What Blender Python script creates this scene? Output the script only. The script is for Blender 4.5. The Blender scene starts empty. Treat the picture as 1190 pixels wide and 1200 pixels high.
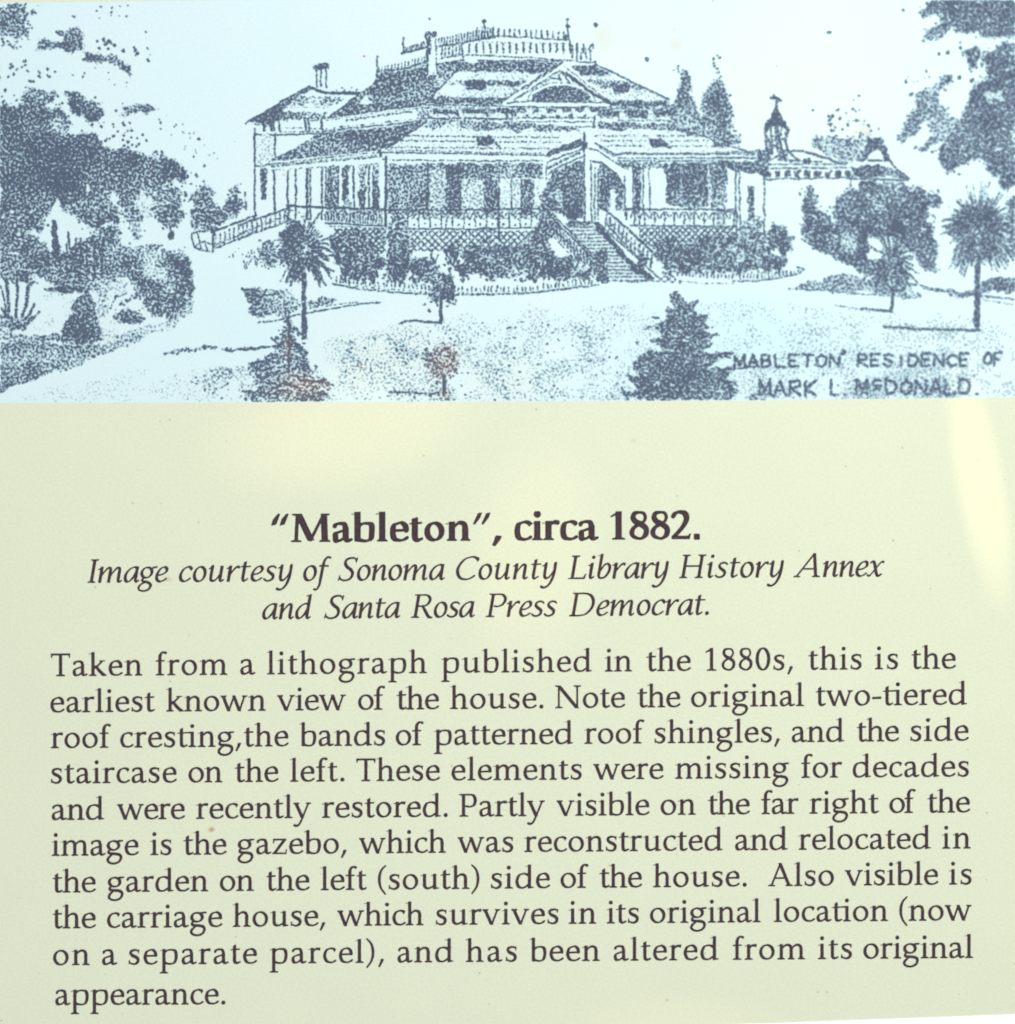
import bpy, math, random
import numpy as np

# ------------------------------------------------------------------ camera, light, exposure
PX = 0.0004                      # metres of sign per unit of print layout (0.4 mm)
TOP = 0.006                      # height of the panel's face above the white surface
def at(x, y): return ((x - 595.0) * PX, (600.0 - y) * PX)

scene = bpy.context.scene
C = scene.collection
cam_d = bpy.data.cameras.new('camera')
cam = bpy.data.objects.new('camera', cam_d); C.objects.link(cam)
cam_d.lens = 50; cam_d.sensor_width = 36; cam_d.sensor_fit = 'AUTO'
cam.location = (0, 0, TOP + 1200 * PX * 50 / 36)
cam_d.clip_start = 0.01; cam_d.clip_end = 50
cam_d.dof.use_dof = True
cam_d.dof.focus_distance = 1200 * PX * 50 / 36 + 0.030     # focused a little behind the face
cam_d.dof.aperture_fstop = 3.6
scene.camera = cam

SUN_EL, SUN_AZ = math.radians(58), math.radians(200)        # azimuth clockwise from the top of the sign
world = bpy.data.worlds.new('World'); scene.world = world
world.use_nodes = True
wn = world.node_tree
bg = wn.nodes['Background']
sky = wn.nodes.new('ShaderNodeTexSky'); sky.sky_type = 'NISHITA'; sky.sun_disc = False
sky.sun_elevation = SUN_EL; sky.sun_rotation = SUN_AZ
wn.links.new(sky.outputs[0], bg.inputs[0]); bg.inputs[1].default_value = 0.10
sun_d = bpy.data.lights.new('sun', 'SUN'); sun_d.energy = 2.25; sun_d.angle = math.radians(0.6)
sun_d.color = (1.0, 0.955, 0.88)
sun = bpy.data.objects.new('sun', sun_d); C.objects.link(sun)
sun.rotation_euler = (math.pi / 2 - SUN_EL, 0, math.pi - SUN_AZ)
sun.location = (-.3, -.8, 1.5)
scene.view_settings.view_transform = 'Standard'; scene.view_settings.look = 'None'
scene.view_settings.gamma = 1; scene.view_settings.use_curve_mapping = False
scene.view_settings.exposure = 0.09

# added unseen spot lamps, imitating patches of warm glare on the laminate
def glare_lamp(name, target, size, turn, power, blend, col=(1.0, .80, .36)):
    """An added warm spot lamp straight above its target; size = its footprint in layout units."""
    d = bpy.data.lights.new(name, 'SPOT'); o = bpy.data.objects.new(name, d); C.objects.link(o)
    x, y = at(*target)
    H = 1.6
    o.location = (x, y, TOP + H)
    a = size[0] * PX / H
    d.spot_size = 2 * math.atan(a); d.spot_blend = blend
    d.shadow_soft_size = 0.0; d.energy = power; d.color = col
    o.rotation_euler = (0, 0, turn); o.scale = (1, size[1] / size[0], 1)
    return o

side_d = bpy.data.lights.new('added_side_lamp', 'AREA'); side_d.size = .5; side_d.energy = 4.2; side_d.color = (.97, 1, .96)  # added unseen area lamp, makes the panel brighter towards the upper right
side = bpy.data.objects.new('added_side_lamp', side_d); C.objects.link(side)
side.location = (.32, .46, .75); side.rotation_euler = (math.radians(-24), math.radians(14), 0)
glare_lamp('glare_lamp_leaf', (1149, 566), (19, 94), math.radians(10), 25, 1.0)
glare_lamp('glare_lamp_glow', (400, 505), (190, 85), math.radians(10), 12, 1.0)
glare_lamp('glare_lamp_column', (628, 645), (95, 165), math.radians(-8), 9, 1.0)
glare_lamp('glare_lamp_foot', (800, 1215), (150, 60), 0, 7, 1.0)

# ------------------------------------------------------------------ materials
def material(name):
    m = bpy.data.materials.new(name); m.use_nodes = True
    nt = m.node_tree; b = nt.nodes['Principled BSDF']
    return m, nt, b
def node(nt, kind, **kw):
    n = nt.nodes.new(kind)
    for k, v in kw.items():
        if k.startswith('i_'): n.inputs[k[2:]].default_value = v
        else: setattr(n, k, v)
    return n
def mathn(nt, op, a, b=None, clamp=False):
    n = nt.nodes.new('ShaderNodeMath'); n.operation = op; n.use_clamp = clamp
    for i, v in enumerate((a, b)):
        if v is None: continue
        if isinstance(v, (int, float)): n.inputs[i].default_value = v
        else: nt.links.new(v, n.inputs[i])
    return n.outputs[0]
def mix(nt, fac, a, b):
    n = nt.nodes.new('ShaderNodeMix'); n.data_type = 'RGBA'
    for sock, v in ((n.inputs[0], fac), (n.inputs[6], a), (n.inputs[7], b)):
        if isinstance(v, (int, float)): sock.default_value = v
        elif isinstance(v, tuple): sock.default_value = (*v, 1)
        else: nt.links.new(v, sock)
    return n.outputs[2]
def coords(nt):
    return nt.nodes.new('ShaderNodeNewGeometry').outputs['Position']
def noise(nt, pos, scale_px, detail=2, rough=.5):
    n = node(nt, 'ShaderNodeTexNoise'); n.inputs['Scale'].default_value = 1 / (scale_px * PX)
    n.inputs['Detail'].default_value = detail; n.inputs['Roughness'].default_value = rough
    nt.links.new(pos, n.inputs['Vector']); return n.outputs['Fac']
def ramp(nt, v, lo, hi):
    n = nt.nodes.new('ShaderNodeMapRange'); n.clamp = True
    n.inputs[1].default_value = lo; n.inputs[2].default_value = hi
    nt.links.new(v, n.inputs[0]); return n.outputs[0]
def spot_mask(nt, pos, x, y, rx, ry, soft=.5, wob=None, amt=0.0):
    """1 inside a stain of radii rx, ry (layout units) centred on x, y, with a wobbling edge."""
    s = node(nt, 'ShaderNodeVectorMath', operation='SUBTRACT'); nt.links.new(pos, s.inputs[0])
    s.inputs[1].default_value = (*at(x, y), TOP)
    k = node(nt, 'ShaderNodeVectorMath', operation='MULTIPLY'); nt.links.new(s.outputs[0], k.inputs[0])
    k.inputs[1].default_value = (1 / (rx * PX), 1 / (ry * PX), 0)
    l = node(nt, 'ShaderNodeVectorMath', operation='LENGTH'); nt.links.new(k.outputs[0], l.inputs[0])
    v = l.outputs['Value']
    if wob is not None: v = mathn(nt, 'ADD', v, mathn(nt, 'MULTIPLY', mathn(nt, 'SUBTRACT', wob, .5), amt))
    return ramp(nt, v, 1.0, 1.0 - soft)
def specks(nt, pos, cell_px, r, gate):
    """sparse grains of dust: about one in `gate` cells carries one"""  # paleness of the soft focus put into the ink on the right
    n = node(nt, 'ShaderNodeTexVoronoi'); n.inputs['Scale'].default_value = 1 / (cell_px * PX)
    nt.links.new(pos, n.inputs['Vector'])
    sep = node(nt, 'ShaderNodeSeparateColor'); nt.links.new(n.outputs['Color'], sep.inputs[0])
    near = mathn(nt, 'LESS_THAN', n.outputs['Distance'], mathn(nt, 'MULTIPLY', sep.outputs[1], r))
    return mathn(nt, 'MULTIPLY', near, mathn(nt, 'LESS_THAN', sep.outputs[0], gate))

def make_panel_mat():
    m, nt, b = material('cream laminate')
    p = coords(nt)
    base = (.645, .658, .464)
    grain = noise(nt, p, 3.0, 2, .6)
    mott = noise(nt, p, 90, 3, .55)
    col = mix(nt, ramp(nt, grain, .25, .75), tuple(v * .94 for v in base), tuple(v * 1.045 for v in base))
    col = mix(nt, mathn(nt, 'MULTIPLY', ramp(nt, mott, .3, .75), .22), col, (.575, .60, .43))
    wob = noise(nt, p, 9, 2)
    st = spot_mask(nt, p, 248, 972, 5, 4.2, .6, wob, .9)
    col = mix(nt, mathn(nt, 'MULTIPLY', st, .75), col, (.38, .22, .08))
    st = spot_mask(nt, p, 196, 679, 7, 5, .7, wob, 1.0)
    col = mix(nt, mathn(nt, 'MULTIPLY', st, .4), col, (.42, .30, .14))
    st = spot_mask(nt, p, 743, 516, 4, 4, .8, wob, .8)
    col = mix(nt, mathn(nt, 'MULTIPLY', st, .3), col, (.5, .35, .12))
    col = mix(nt, mathn(nt, 'MULTIPLY', specks(nt, p, 11, .13, .12), .5), col, (.22, .22, .17))
    nt.links.new(col, b.inputs['Base Color'])
    b.inputs['Roughness'].default_value = .6; b.inputs['Specular IOR Level'].default_value = .25
    bump = node(nt, 'ShaderNodeBump'); bump.inputs['Strength'].default_value = .22; bump.inputs['Distance'].default_value = .0002
    nt.links.new(noise(nt, p, 5, 3), bump.inputs['Height']); nt.links.new(bump.outputs[0], b.inputs['Normal'])
    return m

def make_paper_mat():
    m, nt, b = material('pale blue print')
    p = coords(nt)
    base = (.605, .712, .692)
    grain = noise(nt, p, 3.0, 2, .6)
    col = mix(nt, ramp(nt, grain, .25, .75), tuple(v * .95 for v in base), tuple(v * 1.03 for v in base))
    blot = noise(nt, p, 55, 3)
    col = mix(nt, mathn(nt, 'MULTIPLY', ramp(nt, noise(nt, p, 130, 3), .35, .7), .35), col, (.52, .70, .70))
    col = mix(nt, mathn(nt, 'MULTIPLY', spot_mask(nt, p, 880, 400, 260, 95, .9, blot, .6), .55), col, (.49, .69, .71))
    for (x, y, rx, ry, s, a, c) in ((960, 80, 230, 210, .9, .65, (.66, .685, .57)), (560, 40, 300, 60, 1.0, .3, (.60, .70, .66)), (880, 120, 70, 60, 1.0, .3, (.63, .66, .55)), (730, 60, 90, 80, .9, .35, (.70, .70, .58)),
                                    (440, 425, 120, 60, .9, .40, (.68, .71, .58)), (600, 445, 110, 60, .9, .35, (.68, .71, .58)),
                                    (792, 53, 13, 15, 1.0, .28, (.55, .42, .27)), (708, 42, 22, 30, 1.0, .22, (.55, .45, .30)),
                                    (812, 12, 10, 12, 1.0, .14, (.55, .42, .30)), (730, 70, 8, 7, 1.0, .15, (.6, .42, .36)),
                                    (1016, 155, 18, 16, 1.0, .40, (.62, .47, .28)), (427, 66, 1.6, 1.6, .3, .8, (.35, .13, .06)),
                                    (333, 205, 2.5, 2, .6, .6, (.6, .36, .28))):
        st = spot_mask(nt, p, x, y, rx, ry, s, blot, .5)
        col = mix(nt, mathn(nt, 'MULTIPLY', st, a), col, c)
    col = mix(nt, mathn(nt, 'MULTIPLY', specks(nt, p, 15, .10, .06), .4), col, (.2, .24, .3))
    nt.links.new(col, b.inputs['Base Color'])
    b.inputs['Roughness'].default_value = .6; b.inputs['Specular IOR Level'].default_value = .25
    return m

def make_ink_mat(name, dark, light, stain=None, rust=(.15, .085, .07)):
    m, nt, b = material(name)
    p = coords(nt)
    n = noise(nt, p, 4, 2, .6); big = noise(nt, p, 120, 2)
    col = mix(nt, ramp(nt, n, .3, .72), dark, light)
    if stain:
        for (x, y, rx, ry, a) in stain:
            s = spot_mask(nt, p, x, y, rx, ry, .8, noise(nt, p, 14, 2), 1.0)
            col = mix(nt, mathn(nt, 'MULTIPLY', s, a), col, rust)
    nt.links.new(col, b.inputs['Base Color'])
    b.inputs['Roughness'].default_value = .7; b.inputs['Specular IOR Level'].default_value = .12
    return m

panel_mat = make_panel_mat()
paper_mat = make_paper_mat()
STAIN = ((355, 452, 48, 22, .55), (521, 425, 30, 34, .6), (424, 430, 25, 8, .4), (521, 462, 10, 8, .5), (425, 455, 20, 12, .4), (338, 410, 10, 24, .3))
def _ink(a, k, ink=(.064, .084, .122), paper=(.60, .725, .70)):
    return tuple(k * (p ** (1 - a)) * (i ** a) for p, i in zip(paper, ink))
litho_mats = [make_ink_mat(n + ' blue grey ink', _ink(a, .92, t), _ink(a, 1.10, t), STAIN, _ink(a, 1.1, (.125, .078, .070), (.66, .66, .58)))
              for n, a, t in (('palest', .15, (.05, .11, .15)), ('pale', .33, (.055, .10, .14)), ('medium', .54, (.06, .088, .126)), ('strong', .72, (.062, .084, .120)), ('full', .90, (.062, .080, .116)))]
text_mat = make_ink_mat('dark plum print ink', (.042, .025, .029), (.064, .043, .047))
white_mat, _nt, _b = material('white surface')
_c = mix(_nt, noise(_nt, coords(_nt), 60, 3), (.93, .93, .92), (.96, .96, .95)); _nt.links.new(_c, _b.inputs['Base Color'])
_b.inputs['Roughness'].default_value = .8

# ------------------------------------------------------------------ mesh from a field (marching squares)
E = {0: None}
_TAB = {1: [(0, 4, 7)], 2: [(4, 1, 5)], 3: [(0, 1, 5, 7)], 4: [(5, 2, 6)], 5: [(0, 4, 7), (5, 2, 6)], 6: [(4, 1, 2, 6)],
        7: [(0, 1, 2, 6, 7)], 8: [(7, 6, 3)], 9: [(0, 4, 6, 3)], 10: [(4, 1, 5), (7, 6, 3)], 11: [(0, 1, 5, 6, 3)],
        12: [(7, 5, 2, 3)], 13: [(0, 4, 5, 2, 3)], 14: [(4, 1, 2, 3, 7)]}
def contour(f, x0, y0, d, layer=None):
    """Polygons covering f > 0. Returns a list of (points[k,2] array per polygon size) groups with their layer."""
    s = f > 0
    c0, c1, c2, c3 = s[:-1, :-1], s[:-1, 1:], s[1:, 1:], s[1:, :-1]
    case = c0 * 1 + c1 * 2 + c2 * 4 + c3 * 8
    lay = np.zeros(case.shape, int) if layer is None else layer[:-1, :-1]
    out = []
    for k, polys in _TAB.items():
        jj, ii = np.nonzero(case == k)
        if not len(jj): continue
        v = [f[jj, ii], f[jj, ii + 1], f[jj + 1, ii + 1], f[jj + 1, ii]]
        def edge(a, b): 
            return np.clip(v[a] / (v[a] - v[b] + 1e-12), 0, 1)
        pts = {}
        pts[0] = (ii + 0., jj + 0.); pts[1] = (ii + 1., jj + 0.); pts[2] = (ii + 1., jj + 1.); pts[3] = (ii + 0., jj + 1.)
        for poly in polys:
            for t in poly:
                if t in pts: continue
                if t == 4: pts[4] = (ii + edge(0, 1), jj + 0.)
                if t == 5: pts[5] = (ii + 1., jj + edge(1, 2))
                if t == 6: pts[6] = (ii + edge(3, 2), jj + 1.)
                if t == 7: pts[7] = (ii + 0., jj + edge(0, 3))
        for poly in polys:
            a = np.stack([np.stack(pts[t], -1) for t in poly], 1)
            out.append((a, lay[jj, ii]))
    full = case == 15                                        # whole cells: join them into horizontal runs
    key = np.where(full, lay + 1, 0)
    pad = np.pad(key, ((0, 0), (1, 1)))
    chg = pad[:, 1:] != pad[:, :-1]
    jj, ii = np.nonzero(chg)
    if len(jj):
        k = pad[jj, ii + 1]
        nxt = np.append(ii[1:], 0)
        keep = k > 0
        j, a, b_, l = jj[keep] + 0., ii[keep] + 0., nxt[keep] + 0., k[keep] - 1
        q = np.stack([np.stack([a, j], -1), np.stack([b_, j], -1), np.stack([b_, j + 1], -1), np.stack([a, j + 1], -1)], 1)
        out.append((q, l))
    return [(a * d + np.array([x0, y0]), l) for a, l in out]

def mesh_object(name, groups, z, mat, parent=None, flip=False):
    """groups: lists of [n, k, 2] arrays of polygons in metres -> one flat mesh object; several levels may be stacked"""
    if not isinstance(z, list): groups, z, mat = [groups], [z], [mat]
    co, ls, mi, n = [], [], [], 0
    for lev, (gs, h) in enumerate(zip(groups, z)):
        for a in gs:
            if not len(a): continue
            if flip: a = a[:, ::-1]
            m, k = a.shape[:2]
            co.append(np.concatenate([a.reshape(-1, 2), np.full((m * k, 1), h)], 1))
            ls.append(n + np.arange(m) * k); mi.append(np.full(m, lev)); n += m * k
    me = bpy.data.meshes.new(name)
    co = np.concatenate(co).astype(np.float32); ls = np.concatenate(ls).astype(np.int32)
    me.vertices.add(len(co)); me.vertices.foreach_set('co', co.ravel())
    me.loops.add(len(co)); me.loops.foreach_set('vertex_index', np.arange(len(co), dtype=np.int32))
    me.polygons.add(len(ls)); me.polygons.foreach_set('loop_start', ls)
    for m in mat: me.materials.append(m)
    me.polygons.foreach_set('material_index', np.concatenate(mi).astype(np.int32))
    me.update(calc_edges=True); me.validate()
    o = bpy.data.objects.new(name, me); C.objects.link(o)
    if parent: o.parent = parent
    return o

# ------------------------------------------------------------------ lettering: pen strokes and polygons merged as a distance field
def spline(pts, n=9):
    p = np.array(pts, float)
    if len(p) < 3:
        t = np.linspace(0, 1, 2)[:, None]; return p[0] * (1 - t) + p[-1] * t, np.linspace(0, len(p) - 1, 2)
    closed = np.allclose(p[0], p[-1])
    a = np.vstack([p[-2] if closed else 2 * p[0] - p[1], p, p[1] if closed else 2 * p[-1] - p[-2]])
    out, tt = [], []
    for i in range(1, len(a) - 2):
        for t in np.linspace(0, 1, n, endpoint=(i == len(a) - 3)):
            p0, p1, p2, p3 = a[i - 1], a[i], a[i + 1], a[i + 2]
            out.append(.5 * (2 * p1 + (p2 - p0) * t + (2 * p0 - 5 * p1 + 4 * p2 - p3) * t * t + (3 * p1 - p0 - 3 * p2 + p3) * t ** 3))
            tt.append(i - 1 + t)
    return np.array(out), np.array(tt)
def S(pts, ws):                        # stroke of given widths
    c, t = spline(pts)
    if isinstance(ws, (int, float)): ws = [ws] * len(pts)
    return ('s', c, np.interp(t, range(len(pts)), ws) / 2)
def N(pts, w, h, ang=18):              # broad-nib stroke: width follows direction
    c, t = spline(pts)
    d = np.gradient(c, axis=0); th = np.arctan2(d[:, 1], d[:, 0]) - math.radians(ang)
    return ('s', c, .5 * np.sqrt((w * np.sin(th)) ** 2 + (h * np.cos(th)) ** 2))
def P(*pts): return ('p', np.array(pts, float))
def R(x0, y0, x1, y1): return P((x0, y0), (x1, y0), (x1, y1), (x0, y1))
def bar(a, b, w):                      # straight stroke with horizontal ends
    (x0, y0), (x1, y1) = a, b
    k = w / 2 * math.hypot(x1 - x0, y1 - y0) / max(1e-6, abs(y1 - y0))
    return P((x0 - k, y0), (x0 + k, y0), (x1 + k, y1), (x1 - k, y1))
def foot(x, w, l, r, y=0, t=27):       # serif under a stem
    return P((x - l, y), (x + r, y), (x + r, y + t), (x + w / 2, y + t + 26), (x - w / 2, y + t + 26), (x - l, y + t))
def cap(x, w, l, r, y, t=27):          # serif on top of a stem
    return P((x - l, y), (x + r, y), (x + r, y - t), (x + w / 2, y - t - 26), (x - w / 2, y - t - 26), (x - l, y - t))
def flag(x, w, y, l=68):               # slanted head serif of b d h i k l n ...
    return P((x - w / 2 - l, y - 62), (x + w / 2 - 6, y + 6), (x + w / 2, y), (x + w / 2, y - 90), (x - w / 2, y - 105), (x - w / 2, y - 52), (x - w / 2 - l, y - 40))
def ell(cx, cy, rx, ry): return [(cx + rx * math.cos(a), cy + ry * math.sin(a)) for a in np.linspace(math.pi / 2, math.pi * 2.5, 13)]

def roman(w, h):
    X, A, D = 468, 726, -276
    hw = w / 2
    G = {}
    def arch(x0, x1): return S([(x0 + hw - 10, 350), (x0 + hw + 55, 415), (x0 + .62 * (x1 - x0), 446), (x1 - 28, 410), (x1, 320), (x1, 200)], [h, h + 6, w * .68, w * .9, w, w])
    def stem(x, y0, y1): return R(x - hw, y0, x + hw, y1)
    G['l'] = 291, [stem(145, 0, A), flag(145, w, A), foot(145, w, 118, 122)]
    G['i'] = 291, [stem(145, 0, X), flag(145, w, X), foot(145, w, 118, 122), S([(146, 640), (147, 641)], w * 1.24)]
    G['n'] = 582, [stem(138, 0, X), flag(138, w, X), foot(138, w, 118, 112), arch(138, 443), stem(443, 0, 300), foot(443, w, 102, 118)]
    G['h'] = 582, [stem(138, 0, A), flag(138, w, A), foot(138, w, 118, 112), arch(138, 443), stem(443, 0, 300), foot(443, w, 102, 118)]
    G['m'] = 883, [stem(138, 0, X), flag(138, w, X), foot(138, w, 118, 105), arch(138, 440), stem(440, 0, 300), foot(440, w, 98, 104), arch(440, 744), stem(744, 0, 300), foot(744, w, 98, 118)]
    G['u'] = 603, [stem(143, 110, X), flag(143, w, X), S([(143, 200), (150, 100), (200, 40), (290, 32), (390, 80), (440, 130)], [w, w, w * .8, w * .55, h + 4, h]),
                   stem(455, 0, X), flag(455, w, X), P((455, 0), (580, 22), (580, 45), (490, 60))]
    G['r'] = 395, [stem(138, 0, X), flag(138, w, X), foot(138, w, 118, 122), S([(170, 360), (225, 420), (290, 440), (345, 432)], [h, h + 10, w * .75, w * .8]), P((320, 398), (378, 392), (384, 478), (300, 474))]
    bowl = lambda x, r: N([(x + 20, 375), (x + 95, 430), (x + .52 * (r - x), 446), (r - 78, 408), (r - hw, 240), (r - 90, 70), (x + .50 * (r - x), 14), (x + 70, 30), (x + 10, 62)], w, h, 14)
    G['p'] = 601, [stem(140, D, X), flag(140, w, X), foot(140, w, 122, 125, D), bowl(150, 562)]
    G['b'] = 553, [stem(122, 20, A), flag(122, w, A, 62), bowl(130, 520), P((122 - hw, 60), (122 - hw, 10), (150, -6), (190, 40))]
    lb = N([(440, 395), (360, 440), (270, 448), (150, 400), (38 + hw, 225), (130, 62), (235, 18), (330, 40), (440, 115)], w, h, 14)
    G['d'] = 611, [stem(468, 60, A), flag(468, w, A), lb, P((468 - hw, 0), (468 - hw, 120), (468 + hw, 120), (468 + hw, 52), (592, 44), (592, 22), (468 - hw + 10, -6))]
    G['a'] = 500, [N([(88, 378), (120, 425), (215, 448), (310, 425), (343, 330)], w * .9, h + 8, 20), R(343 - hw, 80, 343 + hw, 350),
                   S([(345, 130), (356, 50), (400, 24), (480, 52)], [w, w * .9, w * .6, h]),
                   N([(335, 278), (220, 248), (115, 200), (40 + hw, 118), (120, 34), (215, 30), (330, 105)], w, h, 22), S([(86, 352), (88, 385)], [w * .3, w * .6])]
    G['c'] = 444, [N([(392, 412), (330, 442), (262, 448), (140, 392), (36 + hw, 228), (140, 68), (265, 20), (350, 38), (416, 78)], w, h, 14), P((400, 455), (376, 468), (352, 420), (366, 345), (392, 345))]
    G['e'] = 479, [N([(412, 280), (395, 375), (330, 440), (262, 450), (135, 390), (36 + hw, 228), (140, 66), (270, 20), (370, 42), (440, 88)], w, h, 14), S([(90, 258), (420, 274)], h + 6), S([(370, 400), (404, 290)], w * .62)]
    G['o'] = 546, [N(ell(273, 232, 236 - hw, 234 - h / 2), w, h, 14)]
    G['s'] = 424, [S([(348, 410), (290, 442), (215, 448), (122, 410), (110, 340), (170, 278), (270, 230), (330, 165), (318, 75), (240, 22), (160, 22), (78, 62)], [h, h + 4, h + 14, w * .75, w * .85, w, w, w, w * .85, h + 16, h + 4, h]),
                   P((338, 345), (360, 345), (368, 452), (344, 462)), P((52, 140), (76, 140), (94, 62), (60, 8), (50, 20))]
    G['t'] = 326, [P((140 - hw, 110), (140 + hw, 110), (140 + hw, 585), (140 + hw - 14, 588), (140 - hw, 545)), P((18, 418), (300, 428), (308, 468), (140, 466), (18, 434)), S([(140, 160), (150, 60), (200, 26), (250, 32), (308, 60)], [w, w, w * .75, h + 10, h])]
    G['f'] = 333, [R(146 - hw, 0, 146 + hw, 560), foot(146, w, 122, 132), P((22, 422), (280, 428), (288, 466), (22, 458)), S([(146, 480), (152, 600), (196, 680), (262, 706), (330, 690)], [w, w * .95, w * .7, w * .55, w * .7]), P((290, 655), (345, 648), (352, 716), (280, 728))]
    G['g'] = 556, [N(ell(248, 304, 208 - hw, 158 - h / 2), w, h, 14), P((370, 408), (532, 428), (540, 470), (410, 466), (330, 440)),
                   S([(150, 185), (98, 130), (110, 75), (200, 52), (330, 45), (440, 12), (478, -72), (420, -190), (285, -248), (150, -232), (72, -160), (100, -70), (200, 20)],
                     [h + 2, w * .6, w * .85, w * .8, w * .85, w * .9, w * .85, w * .65, h + 12, h + 18, w * .8, w * .75, h])]
    G['k'] = 556, [stem(138, 0, A), flag(138, w, A), foot(138, w, 118, 108), S([(178, 225), (270, 300), (410, 440)], [h, h + 6, h + 8]), P((330, 445), (505, 445), (505, 468), (330, 468)),
                   S([(235, 285), (330, 160), (450, 40)], [w * .8, w, w]), P((380, 60), (430, 5), (552, 0), (552, 24), (470, 90))]
    G['v'] = 565, [bar((82, 460), (290, -6), w * .98), bar((292, -6), (470, 460), h + 8), cap(90, w, 82, 100, 468), cap(470, h, 78, 82, 468)]
    G['w'] = 834, [bar((82, 460), (260, -6), w * .98), bar((258, -6), (424, 470), h + 8), bar((410, 470), (586, -6), w * .98), bar((584, -6), (742, 460), h + 8), cap(90, w, 82, 95, 468), cap(742, h, 76, 80, 468)]
    G['y'] = 556, [bar((82, 460), (286, 0), w * .98), S([(470, 455), (300, 40), (230, -120), (165, -215), (95, -240), (48, -225)], [h + 6, h + 10, h + 14, w * .62, w * .7, w * .8]), cap(90, w, 82, 100, 468), cap(470, h, 78, 80, 468)]
    G['z'] = 500, [P((50, 330), (76, 330), (92, 420), (452, 425), (452, 468), (50, 468)), bar((95, 30), (405, 440), w * .86), P((30, 0), (455, 0), (472, 140), (446, 140), (425, 44), (30, 40))]
    G['x'] = 516, [bar((95, 462), (420, 6), w), bar((90, 6), (420, 462), h + 8), cap(95, w, 80, 90, 468), cap(420, h, 70, 75, 468), foot(90, h, 72, 75), foot(420, w, 80, 92)]
    G['T'] = 613, [stem(306, 0, 680), foot(306, w, 135, 135), P((20, 560), (42, 560), (62, 640), (552, 640), (570, 560), (592, 560), (600, 692), (12, 692))]
    G['N'] = 831, [R(128 - h / 2 - 4, 0, 128 + h / 2 + 4, 680), foot(128, h, 108, 112), bar((120, 690), (690, -6), w * 1.05), R(692 - h / 2 - 4, -6, 692 + h / 2 + 4, 680), cap(692, h, 110, 112, 692), P((18, 692), (170, 692), (130, 640), (18, 665))]
    G['P'] = 604, [stem(155, 0, 680), foot(155, w, 130, 145), P((25, 692), (25, 665), (112, 640), (200, 640), (260, 692)), N([(190, 668), (330, 672), (460, 640), (560 - hw, 500), (470, 352), (345, 302), (235, 318)], w, h, 8)]
    G['A'] = 778, [bar((108, 10), (390, 705), h + 10), bar((372, 705), (650, 10), w), R(215, 225, 540, 225 + h + 2), foot(104, h, 92, 118), foot(655, w, 110, 112)]
    G['M'] = 944, [bar((135, 0), (170, 690), h + 22), foot(135, h, 112, 122), bar((190, 692), (478, 40), w * 1.04), bar((462, 20), (778, 692), h + 8), bar((800, 0), (778, 692), w * 1.02), foot(800, w, 125, 125),
                   P((48, 692), (230, 692), (215, 620), (150, 640), (48, 665)), P((740, 692), (905, 692), (905, 665), (820, 640), (745, 620))]
    G['1'] = 500, [stem(255, 0, 690), foot(255, w, 145, 150), P((70, 575), (80, 550), (255 - hw, 605), (255 + hw, 560), (255 + hw, 694), (240, 690))]
    G['8'] = 500, [S([(265, 664), (140, 640), (108, 530), (170, 432), (290, 370), (400, 270), (400, 130), (320, 36), (230, 22), (110, 80), (78, 180), (130, 290), (250, 365), (350, 440), (388, 540), (350, 640), (265, 664)],
                      [h, w * .7, w * .92, w * .95, w * 1.0, w * .95, w * .9, h + 14, h + 4, w * .7, w * .85, w * .62, h + 8, h + 6, w * .55, w * .55, h])]
    G['0'] = 500, [N(ell(250, 344, 222 - hw, 350 - h / 2), w, h, 8)]
    G['2'] = 500, [N([(62, 560), (120, 640), (225, 666), (330, 630), (372, 510), (320, 360), (200, 190), (70, 50)], w * 1.05, h + 14, 22), P((30, 0), (440, 0), (470, 130), (440, 130), (415, 78), (120, 78), (60, 60)), S([(62, 540), (72, 580)], [h, h + 14])]
    G['.'] = 250, [S([(125, 52), (126, 52)], w * 1.28)]
    k = (w - 92) * .55; G[','] = 250, [P((92 - k, 92), (130 - k, 122), (192 + k, 104), (156 + k, 20), (64, -142), (20 - k, -118), (74 - k, 10))]
    G['-'] = 333, [P((28, 195), (300, 200), (308, 262), (28, 256))]
    G['('] = 333, [S([(292, 730), (170, 600), (112, 420), (108, 230), (160, 40), (285, -140)], [h, w * .62, w * .86, w * .86, w * .62, h])]
    G[')'] = 333, [S([(42, 730), (164, 600), (222, 420), (226, 230), (174, 40), (48, -140)], [h, w * .62, w * .86, w * .86, w * .62, h])]
    G['\u201c'] = 500, [P((70 + k, 405), (180 + k, 440), (270 + k, 690), (225 + k, 700), (110 + k, 560)) for k in (-10, 185)]
    G['\u201d'] = 500, [P((60 + k, 405), (100 + k, 400), (220 + k, 560), (265 + k, 690), (170 + k, 672)) for k in (-10, 185)]
    G['\ue000'] = 617, [g for g in G['t'][1][:1]] + [P((18, 418), (440, 424), (440, 468), (18, 440)), S([(140, 160), (150, 60), (200, 26), (250, 32), (308, 60)], [w, w, w * .75, h + 10, h]),
                    stem(471, 0, X), foot(471, w, 112, 120), S([(472, 640), (473, 641)], w * 1.24)]          # joined t and i
    return G

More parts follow.
